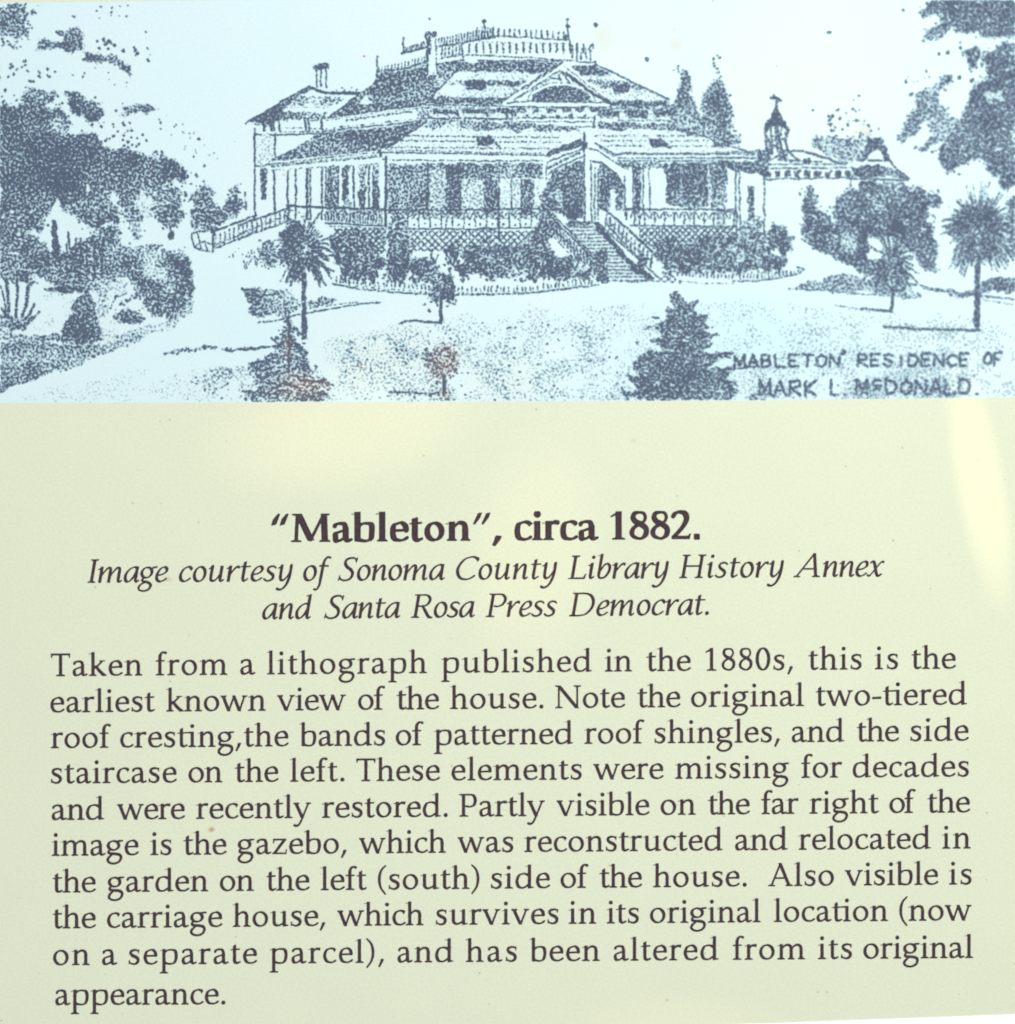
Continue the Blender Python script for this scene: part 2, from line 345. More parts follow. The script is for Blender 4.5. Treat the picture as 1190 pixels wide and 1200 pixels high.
def italic(w, h):
    G = {}
    hw = w / 2
    def st(x, y0, y1): return R(x - hw, y0, x + hw, y1)
    def entry(x, y): return P((x - hw - 62, y - 75), (x - hw - 48, y - 90), (x + hw, y - 60), (x + hw, y + 8), (x - 5, y - 12))
    def out(x, s=1.0): return S([(x, 150), (x + 6, 55), (x + 42, 20), (x + 100 * s, 62)], [w, w * .95, h + 14, h])
    def rise(x0, x1): return S([(x0 + 5, 150), (x0 + 75, 300), (x0 + .66 * (x1 - x0), 425), (x1 - 20, 432), (x1, 370), (x1 - 2, 250)], [h, h, h + 18, w * .8, w, w])
    G['n'] = 500, [st(105, 0, 470), entry(105, 470), rise(105, 355), st(354, 90, 300), out(354)]
    G['m'] = 778, [st(105, 0, 470), entry(105, 470), rise(105, 355), st(354, 0, 300), rise(354, 610), st(609, 90, 300), out(609)]
    G['r'] = 389, [st(105, 0, 470), entry(105, 470), S([(110, 170), (180, 310), (265, 425), (330, 440)], [h, h + 4, w * .6, w * .9]), S([(305, 440), (345, 420)], w * .75)]
    G['u'] = 540, [entry(120, 470), S([(120, 460), (116, 200), (128, 70), (190, 24), (280, 80), (375, 260)], [w, w, w, h + 22, h, h]), st(382, 80, 470), out(382)]
    G['i'] = 278, [st(115, 80, 470), entry(115, 470), out(115), S([(128, 640), (129, 640)], w * 1.2)]
    lb = N([(350, 440), (265, 452), (150, 390), (62, 240), (70, 90), (135, 20), (215, 60), (300, 190), (352, 330)], w * 1.05, h, 24)
    G['a'] = 460, [lb, P((352 - hw, 90), (352 + hw, 90), (352 + hw, 476), (352 - hw + 5, 455)), out(352, .95)]
    G['d'] = 490, [lb, P((352 - hw, 90), (352 + hw, 90), (352 + hw, 732), (352 - hw - 60, 690), (352 - hw - 60, 672), (352 - hw, 672)), out(352, .95)]
    G['b'] = 463, [S([(100, 700), (100, 300), (98, 120)], w), P((100 - hw - 62, 672), (100 + hw, 732), (100 + hw, 650), (100 - hw - 62, 692)), S([(98, 180), (110, 60), (180, 18), (290, 60), (370, 220), (370, 360), (310, 440), (220, 410), (110, 200)], [w, w * .8, h + 10, h + 16, w * .9, w, w * .7, h + 5, h])]
    G['o'] = 444, [N(ell(215, 232, 188 - hw, 232 - h / 2), w * 1.05, h, 24)]
    G['c'] = 407, [N([(345, 400), (300, 442), (235, 448), (125, 370), (70, 220), (95, 80), (185, 22), (270, 45), (350, 110)], w * 1.05, h, 24), S([(330, 395), (345, 370)], w * .7)]
    G['e'] = 400, [N([(80, 205), (220, 235), (315, 310), (320, 400), (255, 450), (150, 400), (72, 240), (88, 90), (170, 22), (260, 42), (345, 105)], w * 1.02, h, 24)]
    G['s'] = 389, [S([(318, 400), (270, 440), (195, 448), (115, 400), (115, 320), (190, 250), (275, 180), (275, 85), (200, 24), (110, 22), (40, 70)], [w * .5, h + 8, h + 10, w * .7, w * .9, w, w, w * .85, h + 12, h + 8, w * .6])]
    G['t'] = 333, [P((130 - hw, 100), (130 + hw, 100), (130 + hw, 600), (130 - hw + 4, 570)), P((28, 425), (300, 432), (305, 466), (28, 460)), S([(130, 150), (138, 60), (175, 22), (270, 80)], [w, w * .95, h + 16, h])]
    G['f'] = 290, [S([(10, -255), (70, -240), (118, -120), (126, 100), (135, 450), (160, 620), (225, 706), (300, 690)], [w * .7, h + 14, w * .8, w, w, w * .85, h + 12, w * .7]), R(30, 425, 290, 425 + h + 6), S([(-10, -240), (12, -252)], w * .6)]
    G['g'] = 480, [N(ell(220, 290, 180 - hw, 170 - h / 2), w, h, 20), S([(335, 410), (400, 440), (470, 452)], [h, w * .6, w * .55]), S([(165, 130), (120, 80), (150, 35), (300, -5), (385, -90), (340, -210), (215, -258), (90, -225), (60, -140), (120, -50), (240, 10)], [h, w * .6, w * .75, w * .85, w * .95, w * .7, h + 8, w * .55, w * .75, w * .6, h])]
    G['y'] = 500, [entry(115, 470), S([(118, 460), (118, 200), (135, 70), (200, 28), (290, 110), (370, 280)], [w, w, w, h + 20, h, h]), S([(378, 470), (378, 200), (350, 0), (280, -170), (180, -245), (100, -235)], [w, w, w * .95, w * .7, h + 14, w * .85]), S([(80, -215), (100, -235)], w * .8)]
    G['x'] = 480, [S([(60, 410), (110, 448), (165, 400), (270, 80), (330, 22), (410, 75)], [h, w * .7, w, w, w * .75, h]), S([(30, 40), (90, 30), (220, 230), (350, 430), (410, 430)], [w * .7, h, h, h, w * .8])]
    def cs(x, y, l, r): return cap(x, w, l, r, y, 24)
    def ft(x, l, r): return foot(x, w, l, r, 0, 24)
    G['I'] = 333, [st(165, 0, 690), ft(165, 105, 110), cs(165, 692, 105, 110)]
    G['H'] = 778, [st(150, 0, 690), ft(150, 105, 110), cs(150, 692, 100, 110), st(590, 0, 690), ft(590, 105, 110), cs(590, 692, 105, 110), R(150, 335, 590, 335 + h + 4)]
    G['L'] = 556, [st(150, 0, 690), cs(150, 692, 105, 120), P((40, 0), (500, 0), (525, 150), (498, 150), (455, 42), (150, 38), (40, 24))]
    G['P'] = 600, [st(150, 0, 690), ft(150, 110, 125), P((40, 692), (40, 668), (150, 650), (300, 692)), N([(180, 668), (320, 676), (440, 640), (510, 520), (460, 380), (340, 312), (230, 325)], w, h, 8)]
    G['R'] = 667, [st(150, 0, 690), ft(150, 110, 110), P((40, 692), (40, 668), (150, 650), (300, 692)), N([(180, 668), (320, 676), (430, 640), (490, 530), (440, 400), (330, 345), (210, 345)], w, h, 8), S([(310, 345), (430, 160), (520, 30), (620, 0)], [w * .8, w, w, h])]
    G['D'] = 770, [st(150, 0, 690), P((40, 692), (40, 668), (150, 650), (250, 692)), N([(60, 16), (300, 16), (500, 70), (640, 260), (640, 470), (540, 620), (380, 672), (180, 672)], w * 1.02, h, 12), ft(150, 110, 90)]
    G['S'] = 530, [S([(455, 590), (400, 660), (300, 676), (180, 630), (150, 520), (220, 410), (340, 320), (400, 210), (370, 80), (260, 16), (140, 22), (50, 90)], [h, h + 8, h + 12, w * .8, w, w * 1.05, w * 1.05, w, w * .85, h + 12, h + 8, h + 6]), P((440, 540), (462, 540), (485, 680), (462, 690), (440, 640)), P((42, 160), (64, 160), (70, 70), (40, 0), (22, 10))]
    G['C'] = 667, [N([(610, 600), (530, 660), (420, 678), (240, 610), (110, 420), (90, 240), (180, 70), (330, 14), (470, 40), (580, 120)], w * 1.05, h, 16), P((592, 540), (614, 540), (625, 660), (600, 672), (585, 640))]
    G['A'] = 722, [bar((-10, 8), (400, 705), h + 8), bar((395, 705), (535, 8), w), R(145, 225, 480, 225 + h + 2), foot(-10, h, 70, 110, 0, 24), foot(540, w, 105, 110, 0, 24)]
    G['.'] = 250, [S([(105, 50), (106, 50)], w * 1.3)]
    return G

def glyph_polys(shapes, slant=0.0, step=11.0, soft=6.0):
    pts = np.concatenate([s[1] for s in shapes])
    x0, y0 = pts.min(0) - 75; x1, y1 = pts.max(0) + 75
    gx = np.arange(x0, x1 + step, step); gy = np.arange(y0, y1 + step, step)
    X, Y = np.meshgrid(gx, gy)
    phi = np.full(X.shape, 1e9)
    for s in shapes:
        if s[0] == 's':
            c, r = s[1], s[2]
            for i in range(len(c) - 1):
                a, b = c[i], c[i + 1]; ab = b - a; L = ab @ ab + 1e-9
                t = np.clip(((X - a[0]) * ab[0] + (Y - a[1]) * ab[1]) / L, 0, 1)
                d = np.hypot(X - a[0] - t * ab[0], Y - a[1] - t * ab[1]) - (r[i] * (1 - t) + r[i + 1] * t)
                phi = np.minimum(phi, d)
        else:
            p = s[1]; n = len(p); d = np.full(X.shape, 1e9); ins = np.zeros(X.shape, bool)
            for i in range(n):
                a, b = p[i], p[(i + 1) % n]; ab = b - a; L = ab @ ab + 1e-9
                t = np.clip(((X - a[0]) * ab[0] + (Y - a[1]) * ab[1]) / L, 0, 1)
                d = np.minimum(d, np.hypot(X - a[0] - t * ab[0], Y - a[1] - t * ab[1]))
                if a[1] != b[1]:
                    cr = (a[1] > Y) != (b[1] > Y)
                    ins ^= cr & (X < (b[0] - a[0]) * (Y - a[1]) / (b[1] - a[1]) + a[0])
            phi = np.minimum(phi, np.where(ins, -d, d))
    g = contour(soft - phi, x0, y0, step)
    out = []
    for a, _ in g:
        a = a.copy(); a[..., 0] += slant * a[..., 1]; out.append(a)
    return out

_cache = {}
def text_line(name, text, font, key, em, x0, x1, ya, yb, z, mat, parent, slant=0.0, soft=6.0, words=None):
    """Sets one line between layout x0 and x1, its baseline running from ya to yb, tracked to fit."""
    k = em / 1000.0
    ext = lambda ch: _ext(font, key, ch, slant, soft)
    def run(s, a, b, groups):
        adv = [font[c][0] if c != ' ' else 250 for c in s]
        lsb = ext(s[0])[0]; last = ext(s[-1])[1]
        nat = (sum(adv[:-1]) + last - lsb) * k
        tr = (b - a - nat) / max(1, len(s) - 1)
        if len(s) == 1: tr = 0
        x = a - lsb * k
        for c, ad in zip(s, adv):
            if c != ' ':
                for poly in _polys(font, key, c, slant, soft):
                    q = poly * k; q = q + np.array([x, 0.])
                    yb_ = ya + (yb - ya) * (q[..., 0] - x0) / max(1, (x1 - x0))
                    wx = (q[..., 0] - 595.0) * PX; wy = (600.0 - yb_ + q[..., 1]) * PX
                    groups.append(np.stack([wx, wy], -1))
            x += ad * k + tr
        return tr
    groups = []
    if words:
        for s, (a, b) in zip(text.split(), words): run(s, a, b, groups)
    else:
        tr = run(text, x0, x1, groups); print('tracking', round(tr, 2), text[:20])
    return mesh_object(name, groups, z, mat, parent)
def _polys(font, key, c, slant, soft):
    if (key, c) not in _cache: _cache[(key, c)] = glyph_polys(font[c][1], slant, 11.0, soft)
    return _cache[(key, c)]
def _ext(font, key, c, slant, soft):
    ps = _polys(font, key, c, slant, soft)
    return min(p[..., 0].min() for p in ps), max(p[..., 0].max() for p in ps)

# ------------------------------------------------------------------ objects
def tag(o, **kw):
    for k, v in kw.items(): o[k] = v
    return o
def slab(name, outline, z0, z1, mat, parent=None, bevel=0.0):
    n = len(outline)
    me = bpy.data.meshes.new(name)
    v = [(x, y, z0) for x, y in outline] + [(x, y, z1) for x, y in outline]
    f = [tuple(range(n))[::-1], tuple(range(n, 2 * n))] + [(i, (i + 1) % n, n + (i + 1) % n, n + i) for i in range(n)]
    me.from_pydata(v, [], f); me.update(); me.materials.append(mat)
    o = bpy.data.objects.new(name, me); C.objects.link(o)
    if bevel:
        b = o.modifiers.new('edge', 'BEVEL'); b.width = bevel; b.segments = 3; b.limit_method = 'ANGLE'
    if parent: o.parent = parent
    return o

# ------------------------------------------------------------------ the lithograph: tone laid on a grid, broken into crayon grain
D = 0.56                                    # grid step in layout units
NX, NY = int(1190 / D) + 2, int(474 / D) + 2
GX, GY = np.meshgrid(np.arange(NX) * D, np.arange(NY) * D)
rng = np.random.default_rng(7)
rnd = random.Random(5)
def smooth_noise(sig, sig2=None, seed=0):
    r = np.random.default_rng(seed).standard_normal((NY, NX))
    fy = np.fft.fftfreq(NY, D)[:, None]; fx = np.fft.fftfreq(NX, D)[None]
    k2 = (fx ** 2 + fy ** 2) * (2 * math.pi) ** 2
    H = np.exp(-k2 * sig ** 2 / 2)
    if sig2: H = H - np.exp(-k2 * sig2 ** 2 / 2)
    o = np.fft.ifft2(np.fft.fft2(r) * H).real
    return (o - o.mean()) / o.std()
def blur(a, sig):
    fy = np.fft.fftfreq(NY, D)[:, None]; fx = np.fft.fftfreq(NX, D)[None]
    return np.fft.ifft2(np.fft.fft2(a) * np.exp(-(fx ** 2 + fy ** 2) * (2 * math.pi * sig) ** 2 / 2)).real
_g = smooth_noise(0.70, 1.9, 1)
GRAIN = np.empty(_g.size); GRAIN[np.argsort(_g.ravel())] = np.linspace(0, 1, _g.size); GRAIN = GRAIN.reshape(_g.shape)
W1x, W1y, W2x, W2y = smooth_noise(2.2, None, 2), smooth_noise(2.2, None, 3), smooth_noise(7, None, 4), smooth_noise(7, None, 5)
W0x, W0y = smooth_noise(1.0, None, 12), smooth_noise(1.0, None, 13)
CL = smooth_noise(4.0, None, 6); CL2 = smooth_noise(11.0, None, 8)
TONE = np.zeros((NY, NX)); LAY = np.zeros((NY, NX), int)
LAYERS = ['lawn_drawing']
cur = 0
def layer(name):
    global cur
    LAYERS.append(name); cur = len(LAYERS) - 1
def box_blur(a, r):
    for _ in range(2):
        for ax in (0, 1):
            n = a.shape[ax]
            c = np.cumsum(np.pad(a, [(r + 1, r) if i == ax else (0, 0) for i in (0, 1)]), axis=ax)
            a = (np.take(c, np.arange(2 * r + 1, n + 2 * r + 1), ax) - np.take(c, np.arange(0, n), ax)) / (2 * r + 1)
    return a
def _box(pts, m):
    p = np.array(pts, float)
    i0 = max(0, int((p[:, 0].min() - m) / D)); i1 = min(NX, int((p[:, 0].max() + m) / D) + 2)
    j0 = max(0, int((p[:, 1].min() - m) / D)); j1 = min(NY, int((p[:, 1].max() + m) / D) + 2)
    return (slice(j0, j1), slice(i0, i1)) if i1 > i0 and j1 > j0 else None
def _inside(p, X, Y):
    ins = np.zeros(X.shape, bool); n = len(p)
    for i in range(n):
        a, b = p[i], p[(i + 1) % n]
        if a[1] != b[1]:
            ins ^= ((a[1] > Y) != (b[1] > Y)) & (X < (b[0] - a[0]) * (Y - a[1]) / (b[1] - a[1]) + a[0])
    return ins
def fill(pts, d, warp=0.0, warp2=0.0, clump=0.0, add=False):
    """tone d inside a polygon; warp, warp2 fray its edge finely and coarsely, clump gathers the tone in leaf clumps"""
    s = _box(pts, 4 + 4 * warp + 3 * warp2)
    if s is None: return
    X, Y = GX[s] + warp * W1x[s] + warp2 * W2x[s] + .5 * warp * W0x[s], GY[s] + warp * W1y[s] + warp2 * W2y[s] + .5 * warp * W0y[s]
    m = _inside(pts, X, Y)
    t = d if not clump else np.clip(d - (.025 if d > .5 else .0) + .38 * clump * CL[s] + .45 * clump * CL2[s], 0, .97)
    T = TONE[s]; L = LAY[s]
    if warp >= 1.2 and d > .2:                # leafage thins out towards its edge
        mf = box_blur(m.astype(float), max(1, int(round(1.1 * warp / D))))
        mf = np.clip(mf * 1.25, 0, 1)
        T[:] = T * (1 - mf) + t * mf
        L[mf > .15] = cur
    else:
        new = np.maximum(T, t) if add else t
        T[m] = (new if np.isscalar(new) else new[m]); L[m] = cur
    TONE[s] = T; LAY[s] = L
def line(pts, w=1.4, d=1.0, rough=.35):
    s = _box(pts, w + 3)
    if s is None: return
    X, Y = GX[s] + rough * W1x[s], GY[s] + rough * W1y[s]
    dist = np.full(X.shape, 1e9)
    for a, b in zip(pts[:-1], pts[1:]):
        a = np.array(a, float); ab = np.array(b, float) - a; L2 = ab @ ab + 1e-9
        t = np.clip(((X - a[0]) * ab[0] + (Y - a[1]) * ab[1]) / L2, 0, 1)
        dist = np.minimum(dist, np.hypot(X - a[0] - t * ab[0], Y - a[1] - t * ab[1]))
    v = np.clip((w * .42 - dist) / 1.1 + .55, 0, 1)
    if d <= 0:                                # a stroke of bare paper
        TONE[s] = TONE[s] * (1 - v * (-d if d < 0 else 1)); return
    T = TONE[s]; m = v * d > T
    T[m] = (v * d)[m]; TONE[s] = T
    L = LAY[s]; L[m] = cur; LAY[s] = L
def lines(list_, w=1.4, d=1.0): 
    for a in list_: line(a, w, d)
def dab(x, y, r, d=.95, flat=1.0):
    s = _box([(x, y)], r + 3)
    if s is None: return
    X, Y = GX[s] + .5 * W1x[s] - x, (GY[s] + .5 * W1y[s] - y) / flat
    v = np.clip((r * .86 - np.hypot(X, Y)) / 1.0 + .55, 0, 1) * d
    T = TONE[s]; m = v > T; T[m] = v[m]; TONE[s] = T
    L = LAY[s]; L[m] = cur; LAY[s] = L
def sprinkle(pts, n, r0, r1, d=.9, flat=1.0):
    p = np.array(pts, float); k = 0
    x0, y0 = p.min(0); x1, y1 = p.max(0)
    while k < n:
        x, y = rnd.uniform(x0, x1), rnd.uniform(y0, y1)
        if _inside(p, np.array([x]), np.array([y]))[0]:
            dab(x, y, rnd.uniform(r0, r1) * 1.15, d * rnd.uniform(.75, 1), flat); k += 1
def band(x0, x1, y0, y1, d, slope=0.0, warp=.6, clump=.1):
    fill([(x0, y0), (x1, y0 + slope * (x1 - x0)), (x1, y1 + slope * (x1 - x0)), (x0, y1)], d, warp, 0, clump)
def dashes(x0, y0, x1, y1, n, w=2.0, frac=.55, d=.85):
    for i in range(n):
        a = i / n; b = a + frac / n * rnd.uniform(.7, 1.2)
        line([(x0 + (x1 - x0) * a, y0 + (y1 - y0) * a), (x0 + (x1 - x0) * b, y0 + (y1 - y0) * b)], w, d)
def posts(x0, ya0, yb0, x1, ya1, yb1, n, w=1.3, d=.9):
    for i in range(n):
        a = i / (n - 1)
        x = x0 + (x1 - x0) * a
        line([(x, ya0 + (ya1 - ya0) * a), (x + rnd.uniform(-.4, .4), yb0 + (yb1 - yb0) * a)], w, d * rnd.uniform(.8, 1))
def frond_crown(cx, cy, r, n, a0, a1, droop=.25, w=1.5, inner=.15):
    for i in range(n):
        a = math.radians(a0 + (a1 - a0) * (i + rnd.uniform(-.4, .4)) / max(1, n - 1)); L = r * rnd.uniform(.62, 1.08)
        ca, sa = math.cos(a), -math.sin(a)
        p = [(cx + ca * L * t, cy + sa * L * t + droop * L * t * t * abs(ca)) for t in (inner, .4, .7, 1)]
        line(p, w * rnd.uniform(.7, 1.2), .92)
def leaves(pts, k=.16, spread=5.0, r0=.7, r1=1.7):
    """loose leaves strewn along the outline of a mass of foliage"""
    for (xa, ya), (xb, yb) in zip(pts, pts[1:] + pts[:1]):
        for i in range(int(math.hypot(xb - xa, yb - ya) * k) + 1):
            t = rnd.random(); x = xa + (xb - xa) * t + rnd.gauss(0, spread * .6); y = ya + (yb - ya) * t + rnd.gauss(0, spread * .6)
            dab(x, y, rnd.uniform(r0, r1), rnd.uniform(.6, .95), rnd.uniform(.6, 1))
            if rnd.random() < .4: dab(x + rnd.uniform(-3, 3), y + rnd.uniform(-2, 2), rnd.uniform(r0, r1), .8)
def flecks(pts, per=42.0):
    """lights left between the leaves"""
    p = np.array(pts, float); x, y = p[:, 0], p[:, 1]
    n = int(abs(np.dot(x, np.roll(y, 1)) - np.dot(y, np.roll(x, 1))) / 2 / per)
    for _ in range(n * 3):
        if n <= 0: break
        a, b = rnd.uniform(x.min(), x.max()), rnd.uniform(y.min(), y.max())
        if _inside(p, np.array([a]), np.array([b]))[0]:
            n -= 1; th = rnd.uniform(-.9, .9); L = rnd.uniform(.6, 2.2)
            line([(a - L * math.cos(th), b - L * math.sin(th)), (a + L * math.cos(th), b + L * math.sin(th))], rnd.uniform(1.2, 2.4), -rnd.uniform(.5, 1))
            if rnd.random() < .5: line([(a - L, b + 2), (a + L, b + 2.4)], 1.3, .9)
def z1(*p): return [(x / 3.967, y / 3.967) for x, y in p]
def z2(*p): return [(280 + x / 3.967, y / 3.967) for x, y in p]
def z3(*p): return [(560 + x / 3.967, y / 3.967) for x, y in p]
def z4(*p): return [(840 + x / 3.4, y / 3.4) for x, y in p]
def z5(*p): return [(x / 3.967, 220 + y / 3.967) for x, y in p]
def z6(*p): return [(280 + x / 3.967, 220 + y / 3.967) for x, y in p]
def z7(*p): return [(560 + x / 3.967, 220 + y / 3.967) for x, y in p]
def z8(*p): return [(840 + x / 3.4, 220 + y / 3.4) for x, y in p]

# ---- lawn, paths and beds (layer 0)
def draw_ground():
    # grass: density fades away from the path
    def grass(pts, d, warp=1.5): fill(pts, d, warp, 0, .05)
    grass([(388, 396), (470, 380), (560, 366), (640, 358), (760, 356), (860, 352), (1000, 362), (1190, 376), (1190, 474), (300, 474), (330, 430)], .07)
    fill([(400, 400), (470, 388), (560, 380), (660, 378), (740, 392), (745, 470), (395, 470)], .105, 2, 3, .10)
    fill([(545, 395), (640, 380), (700, 410), (735, 440), (740, 470), (545, 470)], .135, 2, 4, .10)
    fill([(395, 430), (470, 405), (560, 430), (560, 470), (390, 470)], .165, 2, 4, .12)
    fill([(240, 440), (300, 430), (320, 470), (225, 470)], .16, 3, 4, .14)
    fill([(60, 450), (240, 425), (240, 470), (20, 470)], .07, 2, 3, .03)
    fill([(850, 392), (990, 378), (1190, 385), (1190, 474), (850, 474)], .10, 2, 3, .08)
    fill([(960, 428), (1190, 432), (1190, 446), (960, 446)], .18, 2, 3, .1)
    fill([(985, 445), (1110, 440), (1120, 470), (985, 470)], .21, 2, 3, .1)
    sprinkle([(395, 400), (560, 378), (720, 374), (745, 470), (380, 470)], 260, .7, 1.35, .9, .8); sprinkle([(860, 385), (1190, 392), (1190, 470), (860, 470)], 90, .6, 1.1, .7, .8); sprinkle([(225, 442), (310, 430), (320, 470), (215, 470)], 50, .7, 1.3, .8)
    # left lawn with its hard edge along the drive
    fill([(0, 388), (40, 395), (120, 398), (160, 385), (200, 372), (222, 352), (226, 365), (205, 384), (170, 397), (140, 407), (84, 430), (36, 446), (0, 458)], .30, 1.0, 1.5, .12)
    fill([(0, 402), (50, 402), (130, 404), (140, 407), (84, 430), (36, 446), (0, 458)], .46, .8, 1.5, .14)
    fill([(0, 428), (40, 426), (75, 420), (80, 431), (36, 447), (0, 459)], .62, .6, 1, .14)
    fill([(45, 345), (90, 345), (88, 375), (60, 392), (35, 390)], .07, 2, 2, .05)
    # beds
    fill(z6((20, 460), (120, 470), (250, 490), (290, 520), (290, 560), (200, 590), (90, 605), (40, 600), (30, 540)), .47, 1, 1.5, .2)
    fill(z6((320, 530), (400, 505), (470, 515), (430, 540), (340, 560)), .5, .8, 1, .2)
    line(z6((90, 628), (200, 612), (300, 585), (450, 560), (560, 540), (660, 533)), 1.8, .85)
    line(z6((330, 560), (480, 540), (560, 530)), 1.2, .5)
    line(z5((770, 765), (880, 755), (1000, 742)), 4.2, .55, 1.4); sprinkle(z5((800, 755), (1000, 735), (1010, 755), (820, 775)), 16, .7, 1.5); line(z5((940, 745), (1010, 742)), 3.2, .8, 1); line(z5((1040, 757), (1100, 752), (1200, 748)), 2.6, .8, 1.0); line(z6((0, 752), (100, 742), (160, 738)), 3.2, .85, 1.0); sprinkle(z5((1000, 745), (1200, 738), (1200, 755), (1010, 762)), 10, .6, 1.1)
    fill(z8((285, 400), (350, 380), (500, 345), (650, 365), (690, 420), (600, 420), (430, 412)), .42, 1, 1.5, .16)
    fill(z8((700, 395), (760, 390), (830, 430), (740, 440)), .3, 1, 1, .15)
    line(z8((285, 402), (420, 410), (560, 425), (690, 430), (800, 440)), 1.4, .6)
    fill(z8((730, 375), (850, 400), (1050, 410), (1060, 440), (900, 420)), .42, 1, 1, .2)
    fill(z8((1060, 380), (1130, 355), (1190, 375), (1190, 425), (1060, 425)), .5, 1, 2, .2)
    lines([z8((335, 205), (420, 250), (530, 300), (640, 345)), z8((560, 330), (700, 365), (850, 400), (1000, 425), (1190, 445))], 1.8, .75)
    line(z8((1060, 445), (1190, 468)), 1.3, .55)
    # borders along the house
    line(z6((430, 445), (520, 465), (620, 478), (800, 492), (900, 492)), 2.0, .7); line(z6((1000, 498), (1190, 496)), 1.8, .7)
    line(z7((0, 497), (150, 492), (300, 485), (420, 470), (560, 452)), 1.8, .75)
    for i in range(62):
        t = i / 61; x = 395 + 300 * t + rnd.uniform(-1, 1)
        y = 331 + 11 * math.sin(min(1, t * 1.6) * 1.57) - (max(0, t - .72) * 34)
        line([(x, y - rnd.uniform(3, 7)), (x + rnd.uniform(-.8, .8), y - .5)], 1.8, .8)
        dab(x + rnd.uniform(-3, 3), y + 2.5, 1.0, .8)
    for i in range(34):
        t = i / 33; x = 795 + 140 * t
        y = 323 + 3 * math.sin(t * 3) - max(0, t - .75) * 12
        line([(x, y - rnd.uniform(3, 6)), (x + rnd.uniform(-.6, .6), y)], 1.6, .8)
    line(z8((60, 372), (150, 372), (250, 360), (330, 340), (350, 325), (320, 318)), 1.8, .75)
    line(z7((930, 435), (1060, 445), (1190, 445)), 1.2, .5)
    # plants in front of the side wing
    for i in range(46):
        x = rnd.uniform(282, 335); y = rnd.uniform(290, 312)
        if y < 352 - .2 * x: continue
        line([(x, y), (x + rnd.uniform(-1, 1), y + rnd.uniform(2, 4))], 1.5, .75)
    for i in range(24): dab(rnd.uniform(268, 300), rnd.uniform(292, 306), .9, .7)
    # paper specks in the sky
    for x, y, r in ((698, 29, 2.6), (759, 70, 2.4), (972, 38, 2.6), (1059, 12, 2.2), (504, 22, 1.2), (843, 68, 1.6), (220, 6, 1), (140, 19, 1), (172, 37, 1.4), (174, 57, 1.6), (175, 72, 1.6), (240, 170, 1), (256, 186, 1),
                    (276, 165, 1), (278, 181, 1), (240, 194, 1.3), (500, 330, 2.5), (503, 364, 2.2), (747, 401, 2), (690, 14, .8), (1006, 112, 1.6), (953, 129, 1.4), (1000, 117, 1.2)):
        dab(x, y, r, .8)

def conifer(cx, top, base, half, d=.62, tiers=9, seed=0, lean=0.0):
    r = random.Random(seed)
    Lp, Rp = [], []
    for i in range(tiers * 2 + 1):
        t = i / (tiers * 2); y = top + (base - top) * t
        k = half * (t ** .85) * (1.0 if i % 2 else .74) * r.uniform(.85, 1.12) + 1
        Lp.append((cx + lean * t - k, y + (3 if i % 2 else 0))); k2 = half * (t ** .85) * (1.0 if (i + 1) % 2 else .74) * r.uniform(.85, 1.12) + 1
        Rp.append((cx + lean * t + k2, y + (0 if i % 2 else 3)))
    fill(Lp + Rp[::-1], d, 1.5, .8, .16)

